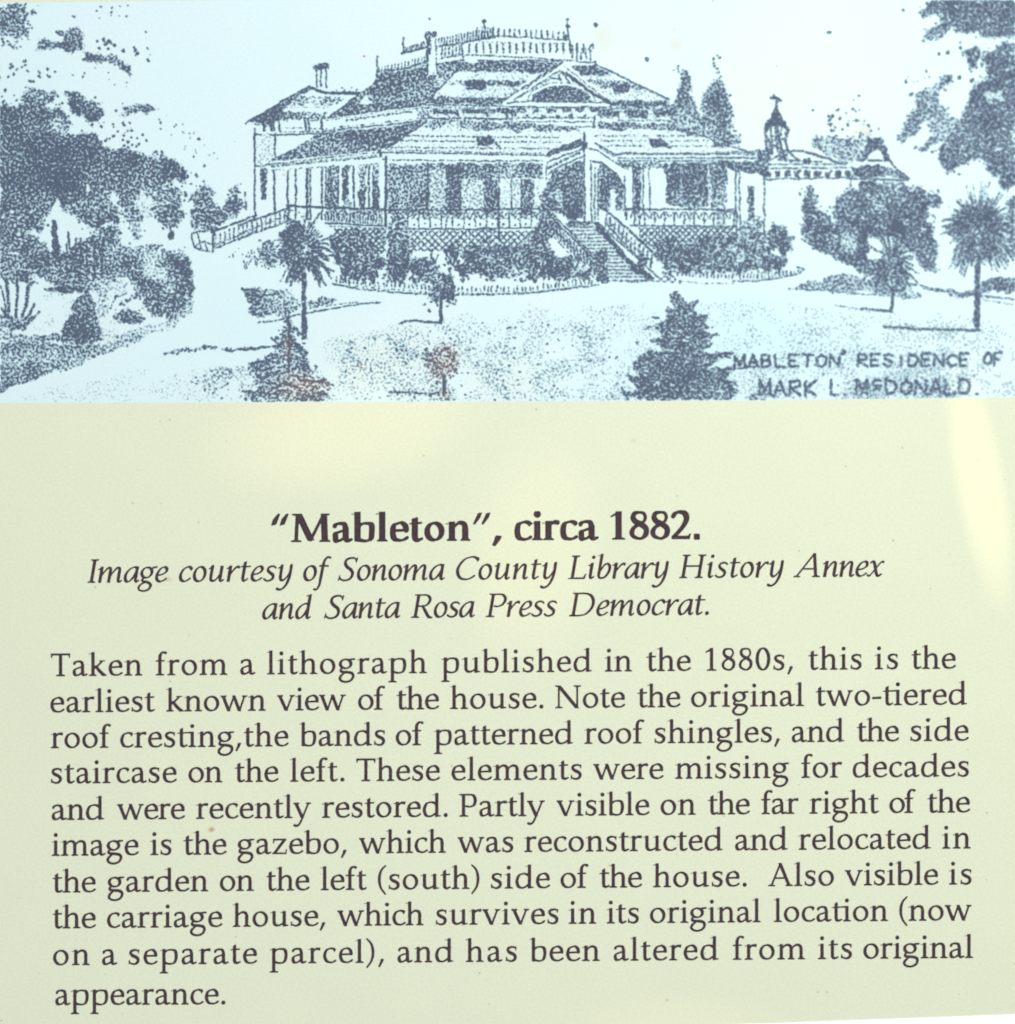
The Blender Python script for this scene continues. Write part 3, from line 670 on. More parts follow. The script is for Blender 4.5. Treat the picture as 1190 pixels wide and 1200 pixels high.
# ---- the big tree on the left
def draw_left_tree():
    d = .64
    fill(z1((0, 30), (60, 20), (115, 25), (120, 60), (170, 55), (165, 70), (115, 75), (130, 110), (140, 185), (120, 160), (80, 195), (40, 150), (0, 170)), d, 1.2, 1.2, .15); leaves(z1((0, 30), (60, 20), (115, 25), (120, 60), (170, 55), (165, 70), (115, 75), (130, 110), (140, 185), (120, 160), (80, 195), (40, 150), (0, 170)), .13); flecks(z1((0, 30), (60, 20), (115, 25), (120, 60), (170, 55), (165, 70), (115, 75), (130, 110), (140, 185), (120, 160), (80, 195), (40, 150), (0, 170)), 75)
    fill(z1((40, 200), (90, 225), (80, 240), (30, 215)), .6, 1.5, 1, .2); leaves(z1((40, 200), (90, 225), (80, 240), (30, 215)), .13); flecks(z1((40, 200), (90, 225), (80, 240), (30, 215)), 75); fill(z1((0, 170), (20, 215), (0, 230)), d, 1, 1, .1)
    fill(z1((165, 215), (200, 185), (290, 195), (305, 165), (330, 135), (375, 140), (395, 190), (390, 235), (330, 250), (290, 225), (210, 235), (170, 235)), .68, 1.3, .8, .15)
    fill(z1((260, 140), (300, 140), (300, 160), (260, 160)), .7, 1, 1)
    fill(z1((385, 260), (420, 240), (470, 265), (540, 270), (600, 315), (620, 345), (590, 345), (530, 300), (450, 285), (390, 285)), .6, 1.6, .8, .25)
    sprinkle(z1((440, 190), (540, 170), (560, 200), (500, 240), (450, 230)), 16, .9, 2.2); sprinkle(z1((290, 60), (400, 40), (600, 10), (620, 80), (300, 90)), 12, .7, 1.6)
    sprinkle(z1((480, 220), (700, 200), (700, 290), (560, 260)), 8, .8, 2.2)
    sprinkle(z1((0, 270), (180, 290), (350, 350), (180, 400), (0, 380)), 22, .8, 2.2)
    sprinkle(z1((350, 300), (640, 350), (640, 420), (400, 380)), 8, .5, 1.2)
    fill(z1((100, 460), (130, 415), (200, 420), (260, 430), (250, 470), (200, 500), (110, 490)), .6, 1.6, 1.2, .25); leaves(z1((100, 460), (130, 415), (200, 420), (260, 430), (250, 470), (200, 500), (110, 490)), .13); flecks(z1((100, 460), (130, 415), (200, 420), (260, 430), (250, 470), (200, 500), (110, 490)), 75)
    fill(z1((305, 430), (380, 450), (420, 470), (470, 480), (480, 520), (430, 560), (425, 580), (390, 545), (340, 520), (330, 470)), .66, 1.5, 1.2, .2); leaves(z1((305, 430), (380, 450), (420, 470), (470, 480), (480, 520), (430, 560), (425, 580), (390, 545), (340, 520), (330, 470)), .13); flecks(z1((305, 430), (380, 450), (420, 470), (470, 480), (480, 520), (430, 560), (425, 580), (390, 545), (340, 520), (330, 470)), 75)
    sprinkle(z1((430, 570), (470, 570), (480, 600), (430, 600)), 4, .9, 1.6)
    fill(z1((550, 510), (640, 485), (720, 500), (690, 515), (620, 520), (580, 550)), .42, 1.6, 1, .3); leaves(z1((550, 510), (640, 485), (720, 500), (690, 515), (620, 520), (580, 550)), .13); flecks(z1((550, 510), (640, 485), (720, 500), (690, 515), (620, 520), (580, 550)), 75)
    sprinkle(z1((480, 560), (700, 570), (700, 690), (540, 650)), 22, .8, 2.0)
    sprinkle(z1((700, 470), (980, 640), (1020, 760), (880, 760), (760, 660)), 26, .7, 1.7, .7)
    # the main mass
    fill(z1((0, 480), (30, 480), (60, 500), (100, 490), (240, 500), (310, 520), (325, 560), (310, 620), (400, 640), (440, 640), (500, 690), (560, 690), (650, 690), (690, 710), (800, 740), (850, 790), (880, 840),
            (860, 870), (790, 840), (780, 870), (850, 905), (830, 960), (720, 960), (700, 905), (640, 900), (620, 960), (560, 960), (550, 880), (500, 890), (500, 950), (540, 1010), (545, 1040), (470, 1030), (380, 1040),
            (290, 950), (265, 910), (240, 960), (200, 1080), (130, 1050), (60, 1090), (0, 1110)), d, 1.6, 2.2, .13)
    sprinkle(z1((310, 560), (500, 640), (700, 680), (820, 730), (800, 760), (560, 700), (420, 660)), 34, .8, 1.9)
    sprinkle(z1((0, 420), (100, 420), (300, 440), (320, 500), (0, 500)), 26, .8, 1.8)
    sprinkle(z1((840, 780), (930, 800), (920, 900), (860, 960)), 12, .7, 1.6)
    fill(z1((400, 850), (420, 850), (415, 890), (395, 880)), .1, 1, 1)
    fill(z1((0, 560), (300, 640), (480, 760), (300, 900), (150, 850), (0, 900)), .72, 2, 5, .1)
    fill(z1((230, 540), (310, 540), (315, 620), (240, 610)), .40, 1.5, 2, .12)
    # lower boughs hanging over the garden
    fill(z5((570, 0), (620, 0), (640, 60), (690, 130), (650, 150), (660, 230), (625, 235), (620, 180), (580, 140)), d, 1.5, 1.2, .15); leaves(z5((570, 0), (620, 0), (640, 60), (690, 130), (650, 150), (660, 230), (625, 235), (620, 180), (580, 140)), .13); flecks(z5((570, 0), (620, 0), (640, 60), (690, 130), (650, 150), (660, 230), (625, 235), (620, 180), (580, 140)), 48)
    fill(z5((720, 0), (840, 10), (850, 40), (800, 60), (850, 110), (830, 170), (790, 190), (740, 160), (720, 80)), d, 1.5, 1.2, .15); leaves(z5((720, 0), (840, 10), (850, 40), (800, 60), (850, 110), (830, 170), (790, 190), (740, 160), (720, 80)), .13); flecks(z5((720, 0), (840, 10), (850, 40), (800, 60), (850, 110), (830, 170), (790, 190), (740, 160), (720, 80)), 48)
    fill(z5((635, 40), (720, 60), (700, 150), (660, 130)), .16, 1.5, 1.5, .1)
    fill(z5((785, 205), (815, 205), (812, 245), (790, 240)), .85, .8); line(z5((790, 170), (800, 210)), 1.4, .8)
    fill(z5((0, 80), (210, 100), (220, 170), (160, 190), (60, 210), (0, 230)), d, 1.6, 1.8, .12); leaves(z5((0, 80), (210, 100), (220, 170), (160, 190), (60, 210), (0, 230)), .13); flecks(z5((0, 80), (210, 100), (220, 170), (160, 190), (60, 210), (0, 230)), 48)
    fill(z5((280, 30), (500, 10), (545, 100), (540, 160), (480, 150), (450, 190), (370, 170), (300, 110)), d, 1.6, 1.8, .14); leaves(z5((280, 30), (500, 10), (545, 100), (540, 160), (480, 150), (450, 190), (370, 170), (300, 110)), .13); flecks(z5((280, 30), (500, 10), (545, 100), (540, 160), (480, 150), (450, 190), (370, 170), (300, 110)), 48)
    fill(z5((460, 190), (550, 190), (560, 240), (460, 260)), .6, 1.5, 1.5, .2); leaves(z5((460, 190), (550, 190), (560, 240), (460, 260)), .13); flecks(z5((460, 190), (550, 190), (560, 240), (460, 260)), 48)

def draw_left_shrubs():
    fill(z5((0, 235), (110, 215), (210, 250), (225, 330), (200, 380), (150, 400), (160, 465), (120, 430), (0, 430)), .58, 1.5, 1.8, .16); leaves(z5((0, 235), (110, 215), (210, 250), (225, 330), (200, 380), (150, 400), (160, 465), (120, 430), (0, 430)), .13); flecks(z5((0, 235), (110, 215), (210, 250), (225, 330), (200, 380), (150, 400), (160, 465), (120, 430), (0, 430)), 48)
    fill(z5((245, 150), (270, 150), (280, 330), (235, 340)), .82, 1, .5)                     # trunk
    line(z5((318, 210), (325, 280)), 2.6, .95); line(z5((310, 260), (312, 320)), 2, .8)
    fill(z5((220, 330), (350, 260), (460, 230), (550, 190), (560, 330), (545, 430), (490, 470), (380, 480), (280, 470), (180, 400)), .60, 1.5, 1.6, .16); leaves(z5((220, 330), (350, 260), (460, 230), (550, 190), (560, 330), (545, 430), (490, 470), (380, 480), (280, 470), (180, 400)), .13); flecks(z5((220, 330), (350, 260), (460, 230), (550, 190), (560, 330), (545, 430), (490, 470), (380, 480), (280, 470), (180, 400)), 48)
    for x in (355, 375, 405, 440, 480): line(z5((x, 240), (x + rnd.uniform(-8, 8), 420)), 2.6, .88)
    fill(z5((200, 470), (300, 455), (385, 470), (370, 490), (230, 488)), .85, .9, .8, .1)
    fill(z5((540, 270), (700, 270), (780, 290), (860, 310), (890, 380), (885, 500), (840, 560), (780, 600), (700, 570), (720, 500), (640, 520), (620, 440), (540, 420)), .42, 1.5, 2, .26)
    fill(z5((590, 300), (680, 330), (660, 420), (600, 400)), .6, 1.5, 1.5, .2); leaves(z5((590, 300), (680, 330), (660, 420), (600, 400)), .13); flecks(z5((590, 300), (680, 330), (660, 420), (600, 400)), 48)
    fill(z5((660, 430), (740, 430), (800, 500), (850, 540), (790, 600), (700, 570), (660, 490)), .72, 1.4, 1.4, .15); leaves(z5((660, 430), (740, 430), (800, 500), (850, 540), (790, 600), (700, 570), (660, 490)), .13); flecks(z5((660, 430), (740, 430), (800, 500), (850, 540), (790, 600), (700, 570), (660, 490)), 48)
    fill(z5((810, 330), (880, 340), (890, 500), (850, 540), (820, 470)), .74, 1.4, 1.2, .15); leaves(z5((810, 330), (880, 340), (890, 500), (850, 540), (820, 470)), .13); flecks(z5((810, 330), (880, 340), (890, 500), (850, 540), (820, 470)), 48)
    fill(z5((775, 290), (840, 310), (830, 350), (780, 330)), .72, 1.2, 1, .15); leaves(z5((775, 290), (840, 310), (830, 350), (780, 330)), .13); flecks(z5((775, 290), (840, 310), (830, 350), (780, 330)), 48)
    fill(z5((730, 380), (770, 380), (770, 425), (730, 420)), .15, 1, 1); sprinkle(z5((520, 520), (600, 460), (640, 520), (560, 560)), 10, .9, 2)
    line(z5((510, 570), (540, 510), (590, 490)), 1.6, .7)
    fill(z5((490, 430), (560, 430), (620, 450), (600, 480), (510, 500)), .14, 1.5, 1)
    sprinkle(z5((540, 255), (860, 265), (870, 300), (560, 300)), 26, .6, 1.4, .7)
    fill(z5((530, 590), (590, 560), (680, 590), (670, 615), (590, 630), (530, 610)), .75, 1.3, 1, .18); leaves(z5((530, 590), (590, 560), (680, 590), (670, 615), (590, 630), (530, 610)), .13); flecks(z5((530, 590), (590, 560), (680, 590), (670, 615), (590, 630), (530, 610)), 48)
    fill(z5((450, 480), (490, 460), (505, 590), (460, 600)), .5, 1.4, 1.2, .25)
    # agave
    for (a, b, w) in (((30, 430), (42, 620), 4.0), ((80, 405), (75, 600), 3.6), ((135, 450), (105, 600), 4.0), ((160, 540), (100, 640), 3), ((185, 575), (110, 650), 2.6), ((5, 450), (30, 600), 2), ((10, 560), (50, 640), 3), ((150, 600), (90, 655), 3)):
        line(z5(a, ((a[0] + b[0]) / 2 + 6, (a[1] + b[1]) / 2), b), w, .82)
    fill(z5((0, 580), (50, 600), (120, 610), (130, 650), (60, 665), (0, 660)), .6, 1.2, 1, .18); leaves(z5((0, 580), (50, 600), (120, 610), (130, 650), (60, 665), (0, 660)), .13); flecks(z5((0, 580), (50, 600), (120, 610), (130, 650), (60, 665), (0, 660)), 48)
    # clipped cone
    fill(z5((400, 470), (440, 540), (455, 620), (480, 700), (400, 715), (300, 712), (170, 712), (190, 690), (290, 680), (330, 590), (350, 530)), .70, 1.0, .8, .14)
    fill(z5((460, 620), (540, 630), (520, 700), (470, 700)), .35, 1.5, 1, .2)

def draw_house():
    # --- side wing on the left
    fill(z2((35, 572), (325, 402), (345, 415), (270, 450), (200, 520), (165, 578)), .66, .5, 0, .1)
    line(z2((35, 572), (325, 402)), 2.0); line(z2((325, 405), (400, 432), (560, 436)), 3.2)
    sprinkle(z2((460, 400), (560, 410), (550, 432), (450, 428)), 14, .7, 1.3)
    fill(z2((270, 450), (500, 450), (440, 492), (235, 492)), .38, .8, 0, .15); line(z2((210, 500), (430, 500)), 1.0, .3)
    fill(z2((200, 520), (420, 525), (385, 560), (175, 560)), .52, .8, 0, .15)
    line(z2((75, 580), (180, 590), (385, 600)), 1.2, .6); line(z2((75, 625), (180, 628), (380, 620)), 1.6)
    for x, w in ((115, 3.4), (150, 3), (160, 2), (185, 2), (310, 2.2), (325, 2.4), (385, 2.6)): line(z2((x, 562), (x + 4, 605)), w, .9)
    dashes(*z2((190, 612))[0], *z2((380, 612))[0], 9, 1.4, .6, .7)
    line(z2((75, 600), (75, 1020)), 2.0); line(z2((168, 620), (168, 745)), 1.7)
    fill(z2((85, 630), (160, 630), (160, 760), (85, 760)), .13, 1)
    fill(z2((100, 775), (132, 775), (130, 930), (102, 930)), .66, .6, 0, .1); line(z2((80, 770), (140, 765)), 1.4, .8)
    line(z2((165, 790), (165, 985)), 2.2)
    # its chimney
    lines([z2((360, 325), (365, 405)), z2((383, 325), (383, 402)), z2((408, 325), (405, 405))], 1.7, .95)
    fill(z2((345, 305), (420, 300), (422, 322), (348, 325)), .82, .5); line(z2((370, 298), (412, 296)), 2.2, .9)
    # --- upper roof, shaded side
    fill(z2((640, 350), (860, 312), (1040, 288), (1045, 300), (862, 488), (640, 515), (425, 545), (430, 535), (570, 430), (600, 405), (635, 380)), .57, .5, 0, .12)
    fill(z2((588, 440), (622, 485), (560, 487)), .05, .5); line(z2((570, 432), (425, 545)), 1.8)
    fill(z2((650, 460), (850, 430), (850, 445), (660, 480)), .40, 1)
    # eave band of the shaded side
    lines([z2((400, 550), (640, 516), (865, 488)), z2((385, 612), (640, 585), (880, 560))], 1.6, .8)
    lines([z2((405, 560), (640, 528), (820, 505)), z2((390, 602), (640, 573), (870, 548))], .9, .45)
    dashes(*z2((500, 560))[0], *z2((815, 518))[0], 15, 2.2, .5, .75)
    for x, y in ((478, 592), (575, 578), (705, 565)): dab(*z2((x, y))[0], 2.4, .8, .6)
    line(z2((385, 560), (392, 640)), 2.2, .85)
    for k in range(5): line(z2((830 + k * 12, 510 + (k % 2) * 10), (836 + k * 12, 545)), 1.4, .75)
    line(z2((825, 505), (890, 500), (892, 550), (835, 552)), 1.4, .7)
    # --- lower roof, shaded side
    fill(z2((370, 620), (640, 598), (890, 562), (685, 690), (440, 715), (145, 745), (240, 700), (330, 650)), .58, .5, 0, .12)
    lines([z2((140, 765), (400, 735), (655, 708)), z2((150, 775), (440, 748), (665, 730))], 1.3, .7); line(z2((145, 748), (440, 718), (660, 695)), 1.2, .8)
    dashes(*z2((150, 770))[0], *z2((660, 722))[0], 22, 1.3, .5, .6)
    line(z2((655, 700), (660, 720)), 3.2)
    # --- side verandah
    for x, w in ((228, 2.0), (265, 2.0), (318, 3.0), (333, 1.8), (388, 2.0), (405, 1.4), (430, 2), (462, 2), (535, 2.2), (605, 1.8), (625, 1.5)):
        line(z2((x, 792 - (x - 228) * .06), (x, 1020)), w, .95)
    for x0, x1, d in ((412, 428, .55), (436, 456, .55), (482, 515, .78), (560, 590, .66), (628, 652, .66)):
        fill(z2((x0, 775), (x1, 770), (x1, 1000), (x0, 1000)), d, .8, 0, .2)
    fill(z2((482, 930), (515, 900), (515, 1000), (482, 1000)), .35, 1)
    line(z2((150, 792), (420, 775), (665, 762)), 1.0, .5)
    line(z6((225, 84), (420, 95), (680, 100)), 2.6); line(z6((225, 0), (228, 84)), 2)
    posts(*z6((405, 105))[0], z6((405, 155))[0][1], *z6((665, 110))[0], z6((665, 168))[0][1], 22, 1.7, .85)
    fill(z6((400, 100), (665, 106), (665, 125), (400, 118)), .42, 1)
    line(z6((405, 165), (690, 180)), 1.8); line(z6((415, 178), (690, 192)), 1.1, .5)
    line(z2((685, 730), (685, 1000)), 2.6); line(z6((683, 0), (683, 180)), 3.0)
    # --- upper roof, front
    fill(z3((-110, 290), (345, 288), (260, 340), (-150, 330)), .62, .6, 0, .15)
    fill(z3((0, 285), (390, 290), (390, 312), (290, 345), (240, 345), (235, 330), (0, 332)), .66, .6, 0, .15)
    fill(z3((-175, 372), (230, 376), (200, 398), (-195, 396)), .50, .7, 0, .2); fill(z2((1050, 380), (1130, 370), (1155, 415), (1060, 420)), .80, .6)
    fill(z3((-220, 452), (125, 455), (110, 485), (-245, 482)), .62, .6, 0, .14)
    line(z2((1040, 300), (870, 480)), 1.6); line(z2((1020, 325), (890, 460)), 1.0, .4)
    line(z2((860, 488), (1190, 492)), 1.4, .9); line(z2((870, 500), (1190, 503)), .9, .5)
    line(z3((0, 492), (120, 494)), 1.3, .8)
    for x in (900, 1040, 1165): fill(z2((x, 508), (x + 125, 510), (x + 122, 530), (x + 10, 528)), .72, .6, 0, .1); dab(*z2((x + 118, 535))[0], 2.4, .85)
    fill(z3((90, 505), (145, 505), (140, 560), (125, 525), (95, 525)), .72, .7)
    line(z2((890, 550), (1190, 553)), 1.8, .85); line(z3((0, 553), (150, 555)), 1.8, .85)
    # right of the gable
    fill(z3((435, 305), (545, 305), (620, 350), (480, 352)), .70, .6, 0, .12)
    fill(z3((505, 372), (690, 378), (770, 415), (700, 412), (555, 405)), .5, .8, 0, .18); fill(z3((620, 390), (710, 388), (700, 435), (630, 430)), .72, .7)
    fill(z3((615, 470), (880, 465), (890, 498), (640, 498)), .62, .7, 0, .15)
    line(z3((545, 298), (890, 465)), 1.6); lines([z3((625, 505), (900, 503))], 1.1, .7)
    for x0, x1 in ((570, 655), (680, 795), (810, 885)): fill(z3((x0, 512), (x1, 512), (x1 - 4, 545), (x0 + 20, 545)), .72, .8, 0, .15)
    fill(z3((550, 565), (640, 570), (900, 575), (905, 600), (560, 602)), .52, .8, 0, .2); line(z3((650, 560), (900, 562)), 1.2, .7)
    # --- gable
    fill(z3((400, 292), (120, 475), (150, 488), (600, 488), (625, 480)), 0, .2)
    line(z3((395, 290), (115, 472)), 1.5); line(z3((380, 330), (170, 465)), 1.3, .9)
    fill(z3((150, 440), (385, 300), (330, 345), (190, 430)), .55, .6)
    line(z3((405, 310), (615, 475)), 1.2, .7); line(z3((412, 340), (520, 425), (625, 488)), 3.4); line(z3((395, 335), (180, 462)), 1.0, .6)
    line(z3((390, 335), (410, 355)), 3, .8)
    line(z3((140, 478), (250, 470), (600, 478)), 1.6, .9); line(z3((135, 497), (620, 500)), 1.6, .9)
    arc = [(390 + 140 * math.cos(a), 470 - 70 * math.sin(a)) for a in np.linspace(0, math.pi, 16)]
    fill(z3(*arc), .66, .4, 0, .1); line(z3(*[(390 + 158 * math.cos(a), 475 - 90 * math.sin(a)) for a in np.linspace(.1, math.pi - .1, 14)]), 1.2, .55)
    for a, b in (((345, 365), (375, 370)), ((375, 350), (385, 375)), ((410, 365), (430, 385)), ((430, 360), (445, 375))): line(z3(a, b), 1.8, .8)
    for x in (180, 245, 320, 390, 450, 520): fill(z3((x, 503), (x + 48, 503), (x + 44, 523), (x + 8, 523)), .62, .7); dab(*z3((x - 18, 540))[0], 2.3, .8)
    line(z3((160, 505), (160, 590)), 1.6, .8)
    lines([z3((180, 548), (540, 548)), z3((180, 566), (540, 566)), z3((175, 590), (545, 590))], 1.3, .8); line(z3((182, 548), (182, 590)), 1.3, .7); line(z3((542, 540), (542, 592)), 2, .8)
    fill(z3((555, 510), (640, 530), (640, 545), (560, 540)), .6, 1)
    fill(z2((690, 698), (850, 600), (1190, 606), (1190, 700)), .06, .4, 0, 0, True); fill(z3((-10, 606), (500, 612), (310, 712), (-10, 700)), .06, .4, 0, 0, True); fill(z3((510, 606), (910, 606), (1240, 712), (640, 710)), .06, .4, 0, 0, True)
    fill(z3((-175, 330), (260, 338), (140, 460), (-240, 455)), .10, .4, 0, .06, True); fill(z3((480, 352), (620, 350), (880, 465), (620, 472)), .12, .4, 0, .06, True); fill(z3((-250, 490), (900, 500), (900, 560), (-290, 550)), .10, .4, 0, .05, True)
    # --- cresting along the ridges
    line(z2((755, 250), (870, 222)), 2.2, .9); posts(*z2((770, 225))[0], z2((0, 245))[0][1], *z2((860, 195))[0], z2((0, 225))[0][1], 11, 1.3); dab(*z2((765, 205))[0], 2.0); line(z2((765, 175), (765, 250)), 1.6)
    line(z2((640, 350), (870, 290)), 1.8, .9); line(z2((640, 335), (870, 305)), 1.4, .7); posts(*z2((650, 315))[0], z2((0, 335))[0][1], *z2((865, 265))[0], z2((0, 292))[0][1], 15, 1.3); line(z2((642, 265), (640, 350)), 1.6, .8); dab(*z2((642, 268))[0], 1.6)
    # main chimney
    fill(z2((872, 150), (920, 148), (920, 350), (872, 350)), 0, .2); fill(z2((866, 150), (900, 150), (890, 250), (872, 250)), .74, .6, 0, .1); line(z2((875, 180), (878, 345)), 2.6, .9)
    fill(z2((870, 148), (920, 146), (922, 172), (868, 176)), .6, .5); line(z2((915, 150), (920, 330)), 1.2, .7); line(z2((905, 340), (905, 365)), 2, .8)
    # long cresting
    line(z2((930, 218), (1040, 200), (1140, 180), (1190, 178)), 1.8, .85); posts(*z2((930, 180))[0], z2((0, 215))[0][1], *z2((1185, 130))[0], z2((0, 175))[0][1], 20, 1.5)
    line(z2((930, 275), (1040, 255)), 1.4, .7); line(z2((925, 300), (1045, 280)), 2, .8); line(z2((1035, 200), (1048, 285)), 2, .85)
    posts(*z2((945, 225))[0], z2((0, 270))[0][1], *z2((1025, 212))[0], z2((0, 252))[0][1], 6, 1.6)
    for i in range(18):                                     # open balustrade below it
        x = 1075 + i * 31.0; line(z2((x, 205), (x + rnd.uniform(-3, 3), 245)), 2.1, .9); dab(*z2((x + 2, 228))[0], 1.4, .8)
    line(z2((1050, 258), (1190, 258)), 1.3, .8); line(z3((0, 258), (230, 268), (545, 292)), 1.3, .8)
    posts(*z3((-5, 130))[0], z3((0, 168))[0][1], *z3((400, 150))[0], z3((0, 182))[0][1], 17, 2.0)
    line(z3((-10, 180), (110, 168), (420, 188)), 1.4, .85); line(z3((0, 195), (430, 205)), 1.0, .5); line(z3((0, 282), (390, 284)), 1.2, .8)
    line(z3((30, 95), (32, 165)), 1.6); dab(*z3((30, 98))[0], 3.0); line(z3((418, 90), (420, 185)), 1.8); dab(*z3((420, 125))[0], 2.4); dab(*z3((418, 93))[0], 1.4); fill(z3((405, 165), (430, 165), (428, 190), (405, 190)), .8, .5)
    posts(*z3((440, 215))[0], z3((0, 275))[0][1], *z3((525, 240))[0], z3((0, 280))[0][1], 5, 1.8); line(z3((430, 190), (440, 270)), 1.4, .8); line(z3((530, 240), (520, 230), (535, 200), (538, 225)), 1.8, .9); dab(*z3((545, 288))[0], 1.8)
    # --- lower roof, front
    lines([z2((880, 562), (685, 692))], 1.7)
    fill(z2((910, 558), (1190, 565), (1190, 605), (850, 598)), .36, 1, 0, .2); fill(z3((-10, 562), (160, 570), (500, 598), (480, 612), (-10, 605)), .38, 1, 0, .2)
    for y, n in ((632, 34), (655, 36), (685, 38)):
        dashes(*z2((830 - (y - 600) * 1.4, y))[0], *z3((390, y + 8))[0], n, 1.7, .6, .62)
    dashes(*z2((690, 698))[0], *z3((300, 715))[0], 44, 1.6, .55, .6)
    fill(z2((1100, 640), (1130, 650), (1160, 628), (1185, 665), (1160, 680), (1110, 672)), .8, .5); fill(z3((-5, 640), (45, 640), (40, 672), (0, 680)), .76, .6); line(z3((45, 630), (98, 680)), 2, .9)
    lines([z2((660, 708), (1190, 718)), z3((0, 718), (310, 722)), z3((620, 712), (1190, 716), (1290, 722))], 1.3, .85)
    lines([z2((665, 742), (1190, 750)), z3((0, 748), (300, 748)), z3((640, 735), (1190, 735), (1290, 735)), z3((650, 748), (1190, 748))], 1.3, .8)
    dashes(*z3((620, 716))[0], *z3((1180, 718))[0], 40, 2.0, .6, .7)
    line(z3((920, 600), (1040, 630), (1130, 668), (1290, 715)), 1.5, .9)
    for y, x1 in ((632, 800), (655, 790), (678, 780)): dashes(*z3((545 + (y - 632), y))[0], *z3((x1, y))[0], 13, 1.5, .55, .6)
    for y, x1 in ((632, 1030), (655, 1080), (680, 1120)): dashes(*z3((830, y))[0], *z3((x1, y))[0], 13, 1.5, .6, .62)
    fill(z3((785, 645), (820, 650), (850, 640), (880, 665), (905, 688), (860, 682), (815, 688)), .78, .7)
    # --- front verandah, left half
    fill(z2((690, 760), (1190, 765), (1190, 1000), (690, 1000)), .26, .5)
    fill(z3((-280, 760), (300, 760), (310, 830), (-280, 832)), .54, .7, 0, .16)
    for x0, x1, y0, y1, d in ((700, 725, 760, 1000, .62), (725, 768, 770, 1000, .5), (768, 880, 770, 1000, .60), (975, 1030, 770, 1000, .74), (1140, 1190, 770, 1000, .66)):
        fill(z2((x0, y0), (x1, y0), (x1, y1), (x0, y1)), d, .8, 0, .16)
    fill(z2((885, 780), (965, 780), (960, 1000), (888, 1000)), .27, .8); line(z2((880, 760), (880, 1000)), 2.2); line(z2((968, 770), (968, 1000)), 1.6, .8)
    fill(z2((1035, 860), (1138, 858), (1138, 1000), (1035, 1000)), .22, .6); line(z2((1032, 770), (1032, 1000)), 1.8, .9)
    for x0, x1, d in ((30, 95, .66), (110, 152, .16), (165, 196, .2), (206, 264, .66), (272, 300, .12)):
        fill(z3((x0, 838), (x1, 838), (x1, 1000), (x0, 1000)), d, .7, 0, .1)
    lines([z3((100, 745), (100, 1000)), z3((158, 830), (158, 1000)), z3((203, 830), (203, 1000))], 1.6, .85)
    line(z3((105, 830), (105, 1000)), 1, .0)
    lines([z6((690, 103), (1190, 103)), z7((0, 102), (300, 96))], 1.8, .95); lines([z6((770, 190), (1190, 195)), z7((0, 190), (290, 186))], 1.6, .9)
    line(z6((700, 112), (1190, 112)), .9, .4)
    for i in range(12):                                      # arcaded railing
        x = 478 + i * 13.2
        if x > 632: break
        line([(x + 6 * math.cos(a), 258 - 9 * math.sin(a)) for a in np.linspace(.2, 2.94, 8)], 1.5, .8); line([(x, 250), (x, 266)], 1.5, .85); line([(x - 3, 257), (x + 3, 254)], 1.4, .7)
        dab(x - 6.6, 263, 1.5, .8)
    line(z6((965, 0), (965, 190)), 1.6, .8); line(z7((100, 0), (100, 245)), 2.2, .9)
    # lattice below the floor
    def lattice(x0, x1, y0, y1, d=.9, step=7.0):
        x = x0 - (y1 - y0)
        while x < x1:
            for sgn in (1, -1):
                xa, xb = (x, x + (y1 - y0)) if sgn > 0 else (x + (y1 - y0), x)
                ta = [0, 1]
                p = [(xa + (xb - xa) * t, y0 + (y1 - y0) * t) for t in np.linspace(0, 1, 9)]
                p = [q for q in p if x0 <= q[0] <= x1]
                if len(p) > 1: line(p, 1.7, d, .2)
            x += step
    lattice(392, 452, 268, 296); lattice(480, 640, 271, 294, .85, 8.4)
    # --- porch
    fill(z3((320, 720), (360, 690), (480, 650), (495, 672), (340, 722), (330, 735)), .78, .7, 0, .1)
    fill(z3((325, 760), (495, 690), (500, 1000), (310, 1000)), 0, .2)
    fill(z3((345, 800), (480, 745), (492, 760), (488, 1060), (330, 1060), (322, 940), (330, 850)), .66, .6, 0, .12)
    lines([z3((315, 730), (480, 675)), z3((320, 755), (490, 690)), z3((330, 810), (350, 790), (485, 730))], 1.6, .9); dashes(*z3((330, 780))[0], *z3((485, 705))[0], 6, 3.2, .55, .8)
    line(z3((320, 760), (322, 840), (280, 940), (272, 960)), 1.5, .8); fill(z3((300, 840), (322, 835), (318, 880), (330, 900), (300, 950), (275, 950)), 0, .3)
    line(z3((326, 860), (318, 950)), 2.4, .85)
    line(z3((495, 620), (495, 700)), 2.4); fill(z3((480, 655), (510, 660), (512, 695), (485, 690)), .82, .6)
    fill(z3((492, 700), (520, 690), (530, 1060), (492, 1060)), 0, .2)
    lines([z3((494, 700), (497, 1060)), z3((528, 760), (530, 1060)), z3((545, 780), (545, 1060)), z3((560, 790), (560, 1020))], 1.5, .85)
    fill(z3((565, 760), (600, 770), (650, 820), (675, 870), (675, 980), (566, 980)), .62, .7, 0, .14); fill(z3((618, 880), (640, 880), (640, 985), (612, 985)), .06, .5)
    fill(z3((515, 700), (560, 705), (660, 790), (680, 850), (650, 800), (560, 745), (520, 760)), 0, .3)
    line(z3((520, 692), (560, 700), (620, 745), (700, 790)), 1.6, .85); line(z3((525, 745), (580, 760), (640, 805), (680, 870)), 2.0, .85); line(z3((545, 665), (640, 720)), 2.2, .8); line(z3((560, 680), (640, 735)), 1.2, .6)
    fill(z3((682, 790), (720, 790), (720, 985), (684, 985)), .04, .3)
